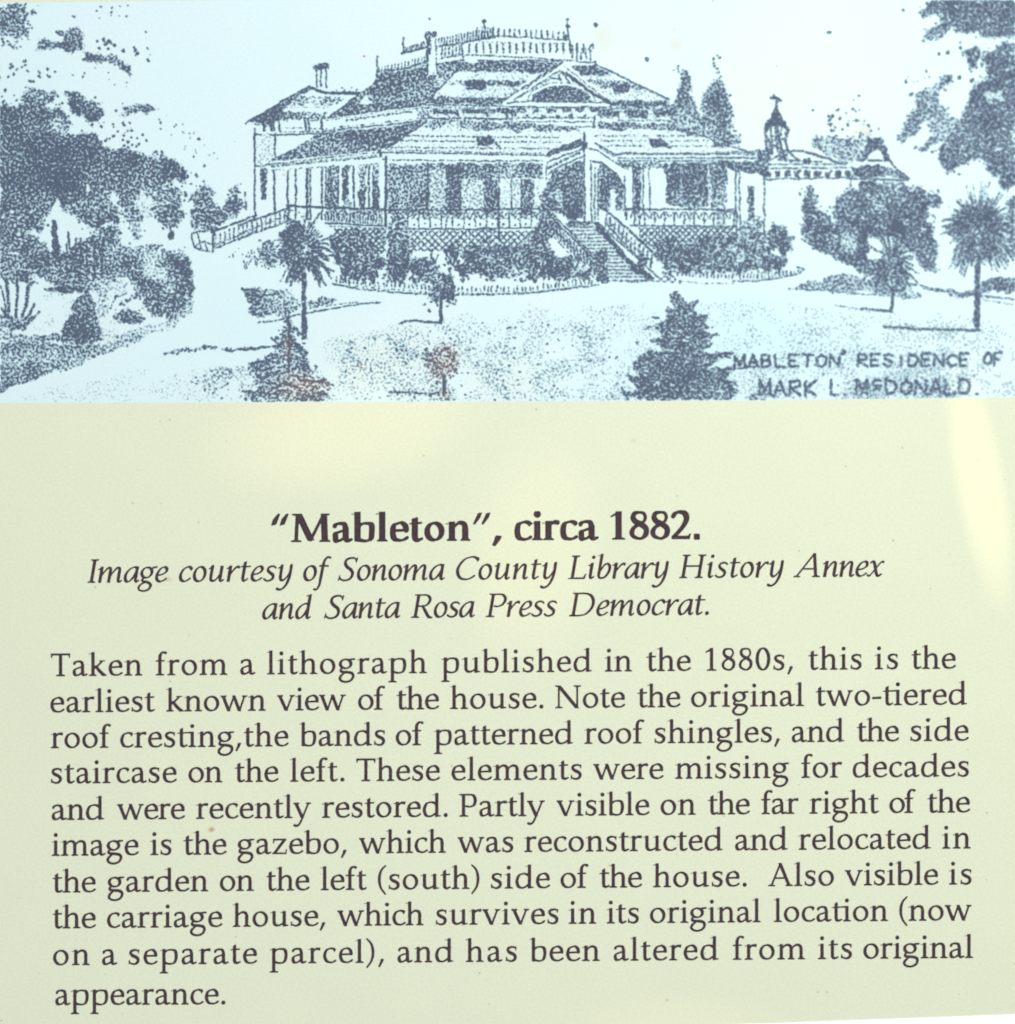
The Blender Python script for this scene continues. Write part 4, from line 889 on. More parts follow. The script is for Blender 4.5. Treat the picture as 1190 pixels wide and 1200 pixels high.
    lines([z3((682, 820), (684, 1000)), z3((722, 770), (722, 990)), z3((770, 760), (770, 1000)), z3((797, 770), (800, 990))], 1.6, .9); fill(z3((727, 770), (758, 770), (758, 985), (728, 985)), .72, .7, 0, .1)
    fill(z3((805, 790), (868, 790), (868, 1000), (805, 1000)), 0)
    fill(z3((655, 756), (880, 756), (1250, 756), (1250, 790), (860, 785), (665, 775)), .6, .8, 0, .2)
    fill(z3((872, 770), (1075, 770), (1080, 955), (990, 970), (875, 945)), .60, .8, 0, .15); fill(z3((1080, 780), (1160, 775), (1160, 940), (1085, 965)), .56, .8, 0, .16)
    line(z3((1072, 770), (1075, 1000)), 1.2, .0); line(z3((945, 770), (945, 950)), 1, 0)
    fill(z3((1165, 790), (1205, 790), (1205, 1000), (1165, 1000)), .03)
    lines([z4((75, 680), (80, 960)), z4((90, 660), (95, 1010)), z4((190, 690), (190, 960))], 1.7, .85); fill(z4((125, 745), (150, 745), (148, 1000), (128, 1000)), .72, .6, 0, .1); fill(z4((0, 655), (35, 650), (40, 900), (0, 900)), .5, .8, 0, .2)
    line(z4((0, 628), (150, 632)), 1.4, .85); line(z4((0, 605), (130, 608), (165, 600)), 1.4, .85); fill(z4((0, 640), (150, 645), (190, 600), (225, 590), (190, 690), (120, 690), (0, 665)), .66, .8, 0, .15)
    # right railing, lattice
    lines([z7((690, 100), (1190, 102)), z8((0, 95), (80, 95))], 1.8, .9); lines([z7((710, 175), (1190, 182)), z8((0, 155), (80, 155))], 1.6, .9)
    for i in range(11):
        x = 744 + i * 11.6
        line([(x + 5 * math.cos(a), 258 - 9 * math.sin(a)) for a in np.linspace(.2, 2.94, 8)], 1.5, .8); line([(x, 249), (x, 264)], 1.6, .85); dab(x, 257, 1.8, .7)
    line(z7((750, 0), (750, 180)), 1.8, .8); line(z7((985, 0), (985, 180)), 1.4, .7)
    lattice(748, 862, 267, 288, .88, 7.4); line(z7((690, 110), (690, 150)), 1.8, .8)
    # --- steps
    fill([(646, 248), (690, 258), (770, 300), (785, 332), (705, 334)], 0)
    fill([(664, 262), (693, 262), (765, 329), (712, 331)], .10)
    for i in range(17):
        t = i / 16; y = 262 + 67 * t
        line([(664 + 46 * t, y), (693 + 71 * t, y)], 1.25, .9, .25)
    fill(z7((530, 165), (560, 170), (620, 230), (690, 310), (750, 370), (830, 420), (800, 430), (720, 380), (640, 290), (560, 200)), .82, .9, 0, .1)
    fill(z7((410, 170), (450, 150), (530, 160), (530, 172), (415, 182)), .7, .8)
    lines([z7((340, 118), (430, 205), (560, 335)), z7((355, 150), (560, 350)), z7((430, 200), (600, 440))], 1.7, .9); line(z7((330, 200), (420, 300), (560, 435)), 1.2, .6)
    for i in range(13):
        t = i / 12; x = 350 + 190 * t; y = 160 + 190 * t
        line(z7((x, y), (x + 6, y + 60 - 5 * t)), 2.2, .8); dab(*z7((x + 8, y + 40))[0], 1.6, .8)
    fill(z7((545, 310), (570, 290), (600, 290), (605, 430), (585, 440), (560, 430), (545, 350)), .74, .9, 0, .1); dab(*z7((590, 432))[0], 3.4, .0); line([*z7((570, 420), (580, 445), (600, 440), (605, 420))], 1.5, .9)
    lines([z7((575, 90), (700, 190), (820, 305)), z7((600, 110), (720, 215), (830, 320)), z7((560, 165), (700, 290), (850, 425)), z7((590, 160), (740, 320))], 1.6, .9)
    for i in range(12):
        t = i / 11; x = 600 + 210 * t; y = 125 + 190 * t
        line(z7((x, y), (x - 6, y + 55)), 2.0, .8); dab(*z7((x + 4, y + 35))[0], 1.5, .75)
    fill(z7((745, 310), (780, 305), (785, 340), (770, 385), (745, 380)), .74, .9)
    for x, y in ((870, 425), (905, 425)): line([(z7((x, y))[0][0] + 3.6 * math.cos(a), z7((x, y))[0][1] + 3.6 * math.sin(a)) for a in np.linspace(0, 6.28, 12)], 1.5, .85)
    dab(*z7((940, 440))[0], 2.4, .85); line(z7((610, 432), (720, 438), (850, 435)), 1.2, .7)
    # doorway at the head of the steps
    fill(z7((405, 0), (490, 0), (485, 110), (460, 150), (420, 150), (405, 100)), .72, .6, 0, .1); fill(z7((340, 20), (395, 0), (395, 110), (350, 60)), .3, .9, 0, .2); line(z7((400, 0), (400, 130)), 1.4, .8); line(z7((500, 0), (500, 160)), 1.4, .8)
    # --- side stair on the left
    lines([z6((235, 95), (0, 175)), z5((1190, 130), (985, 205))], 2.2, .95); lines([z6((240, 125), (0, 215)), z5((1190, 185), (1000, 270))], 1.3, .8); lines([z6((245, 150), (0, 240)), z5((1190, 205), (1000, 285))], 1.5, .85)
    posts(339, 246, 258, 253, 275, 290, 17, 1.7, .85)
    line(z5((993, 195), (993, 300)), 2.6); dab(*z5((990, 200))[0], 2.6)
    lines([z5((890, 220), (905, 280), (975, 300)), z5((890, 215), (920, 205), (985, 200)), z5((905, 275), (950, 250), (985, 262)), z5((920, 210), (940, 290)), z5((955, 255), (965, 298))], 1.7, .85)
    line([(339, 246), (352, 250)], 1.5, .7)

def draw_carriage_house():
    line(z4((216, 388), (232, 392), (258, 400)), 3.0, .92, .5); line(z4((226, 380), (236, 396)), 2.2, .85); line(z4((244, 408), (250, 402)), 2, .8); line(z4((238, 400), (237, 450)), 2.2, .95)
    fill(z4((238, 440), (262, 475), (290, 520), (275, 520), (262, 500), (215, 500), (190, 530), (190, 505)), .72, .8, 0, .15)
    for a, b in (((215, 505), (225, 590)), ((235, 520), (245, 600)), ((262, 510), (250, 560)), ((275, 530), (280, 600)), ((195, 530), (200, 590)), ((225, 540), (240, 530)), ((255, 560), (275, 545))): line(z4(a, b), 2.0, .8)
    fill(z4((165, 595), (225, 585), (215, 640), (190, 700), (150, 690)), .66, 1, .5, .15)
    line(z4((285, 605), (340, 600), (440, 632), (500, 655)), 2.6, .85); line(z4((250, 590), (290, 640), (420, 645)), 1.8, .75); fill(z4((340, 630), (370, 625), (372, 655), (342, 655)), .75, .7); fill(z4((240, 600), (270, 600), (285, 640), (245, 640)), .55, .9)
    dashes(*z4((210, 655))[0], *z4((520, 655))[0], 20, 1.8, .6, .65)
    lines([z4((190, 672), (540, 668)), z4((190, 715), (540, 708))], 1.5, .85)
    for i in range(9):
        x = 190 + i * 40; fill(z4((x, 682), (x + 26, 682), (x + 22, 706), (x + 2, 706)), .78, .7)
    lines([z4((190, 715), (192, 960)), z4((540, 700), (520, 790))], 1.4, .7)
    fill(z4((228, 440), (248, 440), (268, 490), (240, 500), (215, 495)), .8, .8); line(z4((190, 520), (215, 500), (262, 500), (290, 520)), 2.2, .85); line(z4((195, 560), (235, 580), (270, 600)), 2, .7); line(z4((215, 640), (260, 610), (300, 650)), 2.0, .7)
    fill(z4((233, 420), (243, 420), (250, 460), (268, 490), (292, 520), (282, 528), (262, 505), (240, 498), (216, 508), (196, 535), (188, 520), (210, 488), (226, 458)), .84, .6); fill(z4((228, 505), (250, 505), (252, 560), (240, 590), (232, 560)), .62, .8)
    lines([z4((195, 535), (215, 575), (205, 640)), z4((285, 525), (272, 560), (290, 610), (330, 640)), z4((250, 560), (262, 600), (275, 640))], 2.6, .8)
    # pagoda-roofed wing
    fill(z4((605, 550), (660, 550), (668, 580), (690, 630), (680, 640), (640, 600), (610, 610), (590, 640), (570, 640), (600, 580)), .72, 1, .5, .15)
    line(z4((605, 640), (690, 640)), 2.4, .85)
    fill(z4((545, 668), (590, 660), (690, 662), (720, 685), (765, 712), (700, 706), (545, 704)), .66, .9, 0, .2); line(z4((540, 712), (765, 718)), 2, .9); line(z4((690, 640), (720, 680), (768, 710)), 1.8, .9)
    fill(z4((575, 725), (755, 725), (750, 770), (560, 770)), .5, 1, 0, .25)
    for x in (600, 630, 665, 700, 740): line(z4((x, 725), (x, 775)), 2.2, .8)

def foliage(pts, d=.62, w1=1.5, w2=1.6, cl=.17, per=48):
    fill(pts, d, w1, w2, cl); leaves(pts); flecks(pts, per)

def draw_print():
    global cur
    cur = 0; draw_ground()
    layer('tree_drawing'); conifer(803, 78, 157, 22, .58, 7, 3); fill(z3((880, 500), (960, 430), (1010, 600), (900, 600)), .45, 1.2, 1, .25)
    sprinkle(z3((895, 300), (945, 295), (950, 370), (900, 370)), 10, .6, 1.4)
    layer('tree_drawing'); foliage(z3((1100, 390), (1140, 400), (1165, 480), (1190, 560), (1180, 660), (1130, 670), (1050, 620), (1035, 570), (1060, 440)), .62, 1.4, .8)
    sprinkle(z3((1095, 260), (1135, 260), (1130, 390), (1090, 380)), 11, .6, 1.5); foliage(z4((0, 360), (25, 370), (45, 440), (70, 540), (100, 550), (100, 562), (0, 580)), .66, 1.2, .8)
    layer('tree_drawing')                                   # pale tree behind the roofs
    sprinkle(z4((440, 440), (560, 430), (620, 500), (680, 500), (650, 540), (450, 520)), 26, .7, 2.0, .75)
    foliage(z4((390, 560), (450, 545), (540, 550), (610, 545), (600, 620), (500, 650), (400, 600)), .36, 1.8, 1.5, .25)
    sprinkle(z4((440, 460), (480, 460), (475, 540), (450, 530)), 9, 1, 2.2)
    layer('carriage_house_drawing'); draw_carriage_house()
    layer('house_drawing'); draw_house()
    layer('tree_drawing'); draw_left_tree()
    layer('shrub_drawing'); draw_left_shrubs()
    layer('shrub_drawing')                                   # firs beside the wing
    foliage(z5((905, 20), (950, -10), (990, 20), (1000, 90), (1060, 150), (980, 200), (900, 190), (890, 110)), .56, 1.5, 1, .2)
    foliage(z5((1050, 40), (1100, -10), (1110, 60), (1130, 80), (1080, 130), (1030, 110)), .58, 1.5, 1, .2); line(z5((1140, 20), (1145, 100)), 2.4, .6)
    lines([z6((235, 95), (0, 175)), z5((1190, 130), (985, 205))], 2.2, .95)
    # planting under the verandahs
    layer('shrub_drawing')
    foliage(z6((430, 215), (480, 230), (560, 275), (650, 290), (660, 380), (600, 410), (510, 400), (460, 330)), .66)
    foliage(z6((530, 200), (560, 200), (565, 280), (530, 280)), .6)
    sprinkle(z6((480, 395), (680, 400), (680, 430), (520, 430)), 30, 1, 2.0); sprinkle(z6((440, 200), (680, 200), (680, 290), (460, 260)), 40, .9, 1.8)
    foliage(z6((800, 340), (880, 340), (900, 440), (820, 440)), .42); sprinkle(z6((780, 320), (900, 320), (900, 440), (790, 440)), 30, .9, 2)
    foliage(z6((1035, 290), (1100, 270), (1190, 290), (1190, 400), (1060, 410), (1030, 370)), .66); sprinkle(z6((970, 250), (1190, 230), (1190, 290), (980, 440)), 40, .9, 2)
    foliage(z7((0, 290), (60, 300), (110, 260), (180, 290), (250, 230), (290, 290), (400, 320), (470, 350), (520, 370), (520, 400), (430, 410), (300, 400), (150, 410), (0, 400)), .55, 1.5, 1.6, .26)
    foliage(z7((90, 290), (140, 300), (140, 400), (90, 400)), .68); sprinkle(z7((0, 390), (520, 390), (520, 430), (0, 440)), 60, 1, 2.1)
    layer('shrub_drawing')
    foliage(z7((820, 260), (880, 240), (960, 270), (1040, 250), (1110, 260), (1190, 270), (1190, 370), (1100, 380), (960, 400), (880, 370), (830, 310)), .66)
    foliage(z8((0, 200), (60, 200), (110, 140), (180, 130), (190, 260), (240, 280), (270, 290), (260, 320), (160, 310), (60, 320), (0, 320)), .64)
    foliage(z8((195, 210), (230, 150), (270, 170), (280, 200), (310, 200), (300, 240), (275, 240), (275, 310), (255, 310), (250, 240), (215, 235)), .70, 1.2, 1)
    sprinkle(z8((0, 310), (290, 310), (290, 340), (0, 340)), 40, .9, 1.8); sprinkle(z7((850, 370), (1190, 370), (1190, 395), (870, 410)), 34, .9, 1.9)
    def spiky_row(x0, x1, y0, y1, n):
        for i in range(n):
            x = rnd.uniform(x0, x1); y = rnd.uniform(y0, y1) + 4; h = rnd.uniform(4, 11)
            for k in range(rnd.randint(2, 4)):
                a = rnd.uniform(-.7, .7); line([(x, y), (x + h * math.sin(a) * .6, y - h * .6), (x + h * math.sin(a), y - h * math.cos(a))], rnd.uniform(1.5, 2.6), rnd.uniform(.75, .95))
    cur = len(LAYERS) - 2; spiky_row(478, 640, 292, 328, 64); spiky_row(400, 470, 318, 330, 14); spiky_row(620, 692, 296, 326, 34)
    cur = len(LAYERS) - 1; spiky_row(775, 925, 276, 318, 60)
    layer('tree_drawing'); foliage(z6((735, 110), (760, 130), (790, 190), (800, 330), (770, 420), (700, 430), (690, 330), (690, 200), (715, 140)), .72, 1.4, .9, .14)       # slim fir by the railing
    layer('tree_drawing'); foliage(z7((320, 0), (345, 30), (345, 110), (360, 190), (330, 240), (340, 300), (310, 320), (250, 290), (270, 200), (290, 120), (310, 60)), .70, 1.4, .9, .16)   # slim fir by the steps
    # right-hand bushes
    layer('shrub_drawing')
    foliage(z8((350, 0), (380, 0), (385, 40), (410, 90), (450, 130), (520, 180), (560, 200), (555, 300), (520, 300), (430, 250), (360, 215), (330, 170), (345, 90)), .66, 1.4, 1.0)
    foliage(z8((480, 60), (530, 12), (620, 6), (690, 10), (800, 8), (880, 34), (890, 60), (850, 100), (860, 170), (880, 250), (830, 330), (800, 250), (780, 240), (720, 200), (600, 190), (560, 200), (490, 180), (450, 100)), .62, 1.4, 1.6, .16, 70)
    fill(z8((560, 170), (595, 170), (598, 310), (555, 320)), .80, 1, .8, .1)
    foliage(z8((500, 190), (560, 190), (556, 250), (500, 240)), .3); foliage(z8((800, 280), (860, 270), (875, 330), (810, 340)), .66); foliage(z8((590, 290), (700, 320), (650, 350), (560, 320)), .5)
    fill(z4((0, 0), (1, 0), (1, 1)), 0)
    foliage(z8((1160, 60), (1190, 40), (1190, 280), (1165, 260), (1170, 150)), .58, 1.3, 1, .25)
    for k in range(16): line(z8((1155, 40 + k * 15), (1195, 35 + k * 15)), 1.2, .6)
    # right-hand big tree
    layer('tree_drawing')
    foliage(z4((810, 40), (850, 10), (900, -10), (1195, -10), (1195, 130), (1120, 145), (1050, 140), (1030, 110), (1000, 120), (960, 130), (930, 110), (900, 150), (850, 130), (890, 95), (880, 60), (820, 70)), .70, 1.4, 1.6, .12, 110)
    foliage(z4((850, 115), (890, 110), (905, 150), (880, 155), (815, 150)), .6, 1.3, 1, .2)
    foliage(z4((1195, 175), (1120, 190), (1060, 230), (1075, 300), (1010, 350), (1000, 430), (960, 490), (920, 560), (890, 630), (920, 690), (980, 650), (1050, 630), (1080, 680), (1130, 690), (1140, 750), (1195, 750)), .70, 1.4, 2.0, .12, 110)
    foliage(z4((985, 210), (1040, 180), (1050, 220), (1020, 290), (1000, 260)), .6, 1.3, 1, .2)
    foliage(z4((870, 330), (930, 305), (935, 325), (890, 350), (870, 400), (810, 410), (790, 380)), .6, 1.5, 1, .22)
    foliage(z4((770, 470), (810, 400), (870, 380), (900, 430), (950, 470), (970, 500), (900, 550), (850, 600), (810, 610), (840, 570), (880, 520), (820, 490), (780, 540), (730, 570), (740, 520)), .62, 1.4, 1.2, .2)
    fill(z4((1060, 370), (1120, 355), (1150, 390), (1080, 405)), .2, 1.5, 1.5, .1)
    for x, y, r in ((923, 210, 2.6), (885, 215, 2.0), (972, 190, 2.0), (778, 375, 2.6), (838, 283, 1.6), (750, 330, 1.4), (965, 310, 2.4), (1018, 320, 2.6)): dab(*z4((x, y))[0], r, .9)
    sprinkle(z4((740, 310), (860, 300), (860, 380), (760, 400)), 14, .6, 1.3, .7)
    # palms
    def palm(cx, cy, rx, up, down, n, core, dens, top=0):
        """a cordyline: thin shoots standing up, a ragged body of hanging blades"""
        foliage(core, dens, 1.5, .9, .22)
        for i in range(n):
            a = math.radians(rnd.uniform(-75, 255)); L = rnd.uniform(.45, 1.05)
            r = rx * (up / rx if math.sin(a) > .5 else 1) * L
            x1, y1 = cx + math.cos(a) * r, cy - math.sin(a) * r + (down - rx if math.sin(a) < -.3 else 0) * L
            s = rnd.uniform(.25, .5)
            line([(cx + (x1 - cx) * s, cy + (y1 - cy) * s - 1.5), (cx + (x1 - cx) * .75, cy + (y1 - cy) * .72), (x1, y1 + abs(math.cos(a)) * rx * .14)], rnd.uniform(1.0, 2.0), rnd.uniform(.65, .95))
        for i in range(top):
            a = math.radians(rnd.uniform(55, 125)); L = up * rnd.uniform(.8, 1.3)
            line([(cx + math.cos(a) * L * .3, cy - math.sin(a) * L * .3), (cx + math.cos(a) * L, cy - math.sin(a) * L)], rnd.uniform(.9, 1.3), rnd.uniform(.45, .75))
    layer('palm_drawing')
    palm(356, 294, 38, 36, 44, 110, [(333, 268), (344, 258), (353, 262), (358, 284), (360, 308), (352, 332), (342, 326), (335, 308), (332, 286)], .62, 5)
    for a, b in (((362, 268), (376, 250)), ((364, 288), (392, 276)), ((366, 300), (396, 300)), ((364, 306), (392, 318)), ((362, 312), (382, 334))): line([a, b], 2.2, .85)
    foliage([(310, 280), (320, 282), (326, 300), (322, 312), (308, 308), (304, 300)], .5, 1.3, .8, .2)
    fill([(354, 320), (359, 320), (360, 398), (354, 398)], .86, .5, 0, .1)
    layer('palm_drawing')
    palm(1045, 308, 33, 48, 36, 95, [(1038, 292), (1050, 288), (1056, 315), (1063, 332), (1048, 345), (1034, 332), (1034, 305)], .58, 12)
    fill([(1044, 340), (1047.5, 340), (1047, 366), (1043.5, 366)], .9, .4); line([(1010, 362), (1028, 363), (1046, 365)], 3.0, .75); line([(980, 358), (1010, 362)], 1.4, .5)
    layer('palm_drawing')
    palm(1147, 270, 44, 46, 54, 190, [(1124, 248), (1138, 240), (1156, 240), (1170, 248), (1174, 268), (1164, 292), (1154, 308), (1140, 310), (1128, 296), (1119, 276)], .60, 16)
    fill([(1143, 305), (1149, 305), (1148, 388), (1141, 388)], .74, .5, 0, .1); line([(1036, 383), (1080, 386), (1148, 387)], 3.0, .8); line([(1060, 380), (1075, 384)], 1.4, .6)
    # young trees on the lawn
    layer('tree_drawing')
    foliage(z6((905, 350), (930, 350), (940, 390), (990, 440), (990, 490), (1000, 540), (950, 530), (890, 530), (895, 450), (890, 380)), .70, 1.3, 1.0, .16)
    fill(z6((935, 520), (947, 520), (945, 632), (930, 632)), .9, .4); line(z6((745, 630), (800, 618), (860, 622), (940, 628)), 2.8, .85)
    layer('tree_drawing')
    foliage(z6((920, 735), (960, 735), (1000, 760), (1020, 820), (1000, 880), (960, 860), (940, 890), (890, 850), (880, 800), (880, 770)), .58, 1.6, 1.2, .26)
    sprinkle(z6((870, 760), (1040, 760), (1030, 890), (880, 880)), 16, .9, 1.8); fill(z6((948, 870), (965, 870), (964, 960), (946, 960)), .9, .4); line(z6((700, 950), (780, 952), (870, 958), (960, 950)), 2.4, .8)
    layer('tree_drawing')                                   # leafy fir at the lower left
    fill(z6((228, 600), (240, 600), (250, 690), (285, 740), (262, 745), (330, 800), (300, 815), (350, 860), (320, 880), (430, 915), (390, 935), (415, 965), (380, 995), (60, 1000), (40, 962), (110, 940), (75, 905), (130, 870), (45, 830), (110, 800), (150, 790), (175, 745), (205, 720), (200, 690)), .60, 1.5, 1.0, .16)
    leaves(z6((228, 600), (285, 740), (350, 860), (430, 915), (380, 995), (60, 1000), (40, 962), (110, 880), (45, 830), (150, 790), (205, 690)), .3, 5, 1, 2.2); flecks(z6((228, 640), (330, 800), (420, 930), (380, 995), (60, 995), (120, 850)), 26)
    line(z6((232, 600), (234, 760), (230, 860)), 3.4, .9)
    for k in range(34):
        t = rnd.random(); y = 690 + 290 * t; x = 232 + rnd.uniform(-1, 1) * (25 + 170 * t); s = 1 if x > 232 else -1
        line(z6((x, y), (x + s * rnd.uniform(12, 40), y + rnd.uniform(8, 26))), rnd.uniform(1.8, 3.2), .88)
    for a, b in (((240, 690), (330, 840)), ((260, 650), (290, 680)), ((210, 780), (60, 820)), ((190, 850), (100, 900)), ((40, 950), (190, 960)), ((270, 740), (320, 770)), ((150, 700), (200, 740)), ((300, 890), (420, 910))): line(z6(a, b), 2.8, .82)
    layer('tree_drawing')                                   # big spruce
    SPR = z7((930, 480), (945, 510), (980, 530), (1025, 525), (985, 560), (1030, 575), (1010, 600), (1070, 600), (1050, 630), (1090, 650), (1040, 670), (1115, 680), (1075, 720), (1110, 720), (1050, 760), (1070, 780), (1185, 765), (1130, 800), (1060, 830), (1190, 850), (1140, 890), (1200, 900), (1180, 950), (1150, 985),
             (740, 985), (680, 950), (760, 940), (700, 880), (760, 880), (720, 840), (740, 780), (800, 750), (870, 765), (830, 720), (800, 715), (860, 690), (830, 650), (800, 640), (870, 620), (880, 580), (870, 570), (910, 550), (890, 500))
    fill(SPR, .69, .8, .4, .12); leaves(SPR, .08, 3); flecks(SPR, 75)
    for a, b in (((880, 640), (840, 600)), ((830, 740), (940, 765)), ((900, 660), (950, 670)), ((1090, 800), (1020, 830)), ((960, 700), (1000, 720))): line(z7(a, b), 1.2, 0)
    for a, b in (((1060, 780), (1185, 768)), ((1120, 850), (1290, 830)), ((1020, 700), (1110, 680)), ((1000, 560), (1025, 525)), ((720, 880), (700, 875)), ((670, 930), (700, 985)), ((800, 645), (780, 660)), ((810, 600), (840, 605)), ((1040, 600), (1065, 595))): line(z7(a, b), 2.4, .9)
    line(z8((-10, 680), (30, 660), (60, 658)), 2.8, .9); line(z8((0, 720), (20, 725), (60, 715)), 1.8, .8); foliage(z8((-10, 770), (60, 760), (80, 800), (60, 830), (-10, 835)), .55, 1.5, 1.2, .25); foliage(z8((120, 820), (250, 825), (250, 836), (130, 836)), .3, 1.5, 1, .2)
    # hand-drawn caption
    CAPS = {'M': [[(0, 0), (.02, 1), (.5, .15), (.95, 1), (1, 0)]], 'A': [[(0, 0), (.5, 1), (1, 0)], [(.2, .35), (.8, .35)]], 'B': [[(0, 0), (0, 1), (.7, .95), (.75, .6), (0, .52), (.8, .45), (.85, .05), (0, 0)]],
            'L': [[(0, 1), (0, 0), (.9, 0)]], 'E': [[(.9, 1), (0, 1), (0, 0), (.9, 0)], [(0, .5), (.7, .5)]], 'T': [[(0, 1), (1, 1)], [(.5, 1), (.5, 0)]], 'O': [[(.5, 1), (.05, .75), (.05, .25), (.5, 0), (.95, .25), (.95, .75), (.5, 1)]],
            'N': [[(0, 0), (0, 1), (1, 0), (1, 1)]], 'R': [[(0, 0), (0, 1), (.8, .95), (.85, .6), (0, .5), (.95, 0)]], 'S': [[(.95, .85), (.5, 1), (.05, .8), (.2, .55), (.85, .4), (.9, .1), (.4, 0), (0, .15)]], 'I': [[(.5, 1), (.5, 0)]],
            'D': [[(0, 0), (0, 1), (.7, .9), (1, .5), (.7, .08), (0, 0)]], 'C': [[(.95, .85), (.5, 1), (.05, .7), (.05, .3), (.5, 0), (.95, .15)]], 'F': [[(.9, 1), (0, 1), (0, 0)], [(0, .5), (.7, .5)]], 'K': [[(0, 0), (0, 1)], [(.9, 1), (0, .45), (.95, 0)]],
            'c': [[(.9, .95), (.3, 1), (.1, .75), (.4, .55), (.9, .6)], [(.2, .35), (.8, .35)]], '.': [[(.4, .05), (.5, .03)]], '"': [[(.25, 1.12), (.2, .9)], [(.6, 1.12), (.55, .9)]], 'm': [[(.7, 1.05), (.6, .9)]]}
    def caption(words, y0, y1, w):
        layer('caption_line')
        for word, xa, xb, yoff in words:
            n = len(word); adv = (xb - xa) / max(1, n - .22)
            for i, ch in enumerate(word):
                cw = adv * (.34 if ch == 'I' else .74); x = xa + adv * i + (adv * .2 if ch == 'I' else 0)
                jy, jh = rnd.uniform(-.5, .5), rnd.uniform(.95, 1.04)
                for st in CAPS[ch]:
                    line([(x + u * cw + .12 * (v - .5) * 2, y1 + yoff + jy - v * (y1 - y0) * jh) for u, v in st], w, .82, .28)
    caption([('"', 849, 857, 0), ('MABLETON', 861, 985, 0), ('"', 986, 994, -2), ('RESIDENCE', 1006, 1136, -1), ('OF', 1153, 1175, -2)], 416, 430, 3.3)
    caption([('MARK', 890, 958, 0), ('L.', 974, 995, 0), ('McDONALD', 1004, 1138, -1), ('.', 1142, 1152, -1)], 446, 463, 3.5)
    sprinkle([(1000, 442), (1125, 440), (1130, 468), (1000, 468)], 60, .6, 1.5, .7); sprinkle([(1070, 408), (1140, 410), (1140, 434), (1070, 432)], 14, .6, 1.3, .6)

# ------------------------------------------------------------------ build
ground = slab('white_surface', [(-1.5, -1.5), (1.5, -1.5), (1.5, 1.5), (-1.5, 1.5)], -0.02, 0.0, white_mat)
ground['kind'] = 'structure'

panel = bpy.data.objects.new('sign_panel', None); C.objects.link(panel)
tag(panel, label='cream information panel with a blue lithograph of a house above printed text', category='sign')
edge = [at(-70, -40), at(1260, -40), at(1260, 1186.6), at(1190, 1188.6), at(890, 1199.6), at(-70, 1232)]
slab('board', edge[::-1], 0.0006, TOP, panel_mat, panel, .0005)

Z1, Z2 = TOP + .00012, TOP + .00018
pic = [at(-60, 3.0), at(60, 2.5), at(1250, -12), at(1250, 465.3), at(1190, 465.8), at(860, 469.8), at(560, 470.8), at(0, 472.4), at(-60, 472.6)]
pic_o = slab('printed_picture', pic[::-1], TOP + .00002, Z1, paper_mat, panel)
draw_print()
TONE[GY > 473] = 0
edge_y = np.interp(GX, [0, 560, 860, 1190], [472.0, 470.2, 469.2, 465.2])
top_y = np.interp(GX, [0, 1190], [3.0, -9])
f = TONE - np.clip(GRAIN, .02, .985)
ink = np.clip(f / .42 + .5, 0, 1) * np.clip((TONE - .015) / .05, 0, 1)
ink = ink * np.clip(.50 + 1.5 * TONE, 0, 1)                   # sparse grains print paler
far = np.clip((GX - 520) / 620, 0, 1)
ink = blur(ink, .50) * (1 - far) + blur(ink, .95) * far       # soft focus of the lens drawn into the print, stronger on the right
ink = .82 * ink * (1 - .10 * far) + .22 * blur(np.clip(TONE - .02, 0, 1), .9)
ink = np.where((GY > edge_y) | (GY < top_y), 0, ink)
by_layer = {}
LEVELS = (.10, .24, .40, .57, .76)
for lev, thr in enumerate(LEVELS):
    for a, l in contour(ink - thr, 0, 0, D, LAY):
        w = np.stack([(a[..., 0] - 595.0) * PX, (600.0 - a[..., 1]) * PX], -1)
        for k in np.unique(l): by_layer.setdefault(int(k), [[] for _ in LEVELS])[lev].append(w[l == k])
for k in sorted(by_layer):
    mesh_object(LAYERS[k], by_layer[k], [Z2 + .00002 * i for i in range(len(LEVELS))], litho_mats, pic_o, flip=True)

def widen(font, k):
    return {c: (a * k, [(s[0], s[1] * np.array([k, 1.0]), *s[2:]) for s in sh]) for c, (a, sh) in font.items()}
ROM, BOLD, ITA = roman(92, 42), roman(138, 54), italic(80, 36)
BOLD, ITA = widen(BOLD, 1.07), widen(ITA, 1.06)
TI = '\ue000'
ZT = TOP + .00006
text_line('heading', '\u201cMableton\u201d, circa 1882.', BOLD, 'b', 47.5, 318, 820.5, 635.4, 631.5, ZT, text_mat, panel, words=[(318, 588.5), (603, 702), (715.5, 820.5)])
text_line('credit_line', 'Image courtesy of Sonoma County Library History Annex', ITA, 'i', 39.5, 102.5, 1037, 683, 675.6, ZT, text_mat, panel, slant=.17,
          words=[(102.5, 197.8), (209.8, 343.7), (355.4, 388.8), (396, 521.5), (534.5, 653.3), (665.8, 784.2), (795.8, 919.1), (930, 1037)])
text_line('credit_line', 'and Santa Rosa Press Democrat.', ITA, 'i', 39.5, 307.4, 831, 725.8, 720.5, ZT, text_mat, panel, slant=.17,
          words=[(307.4, 366), (379.7, 469.3), (481.8, 556.7), (569.2, 653.3), (667, 831)])
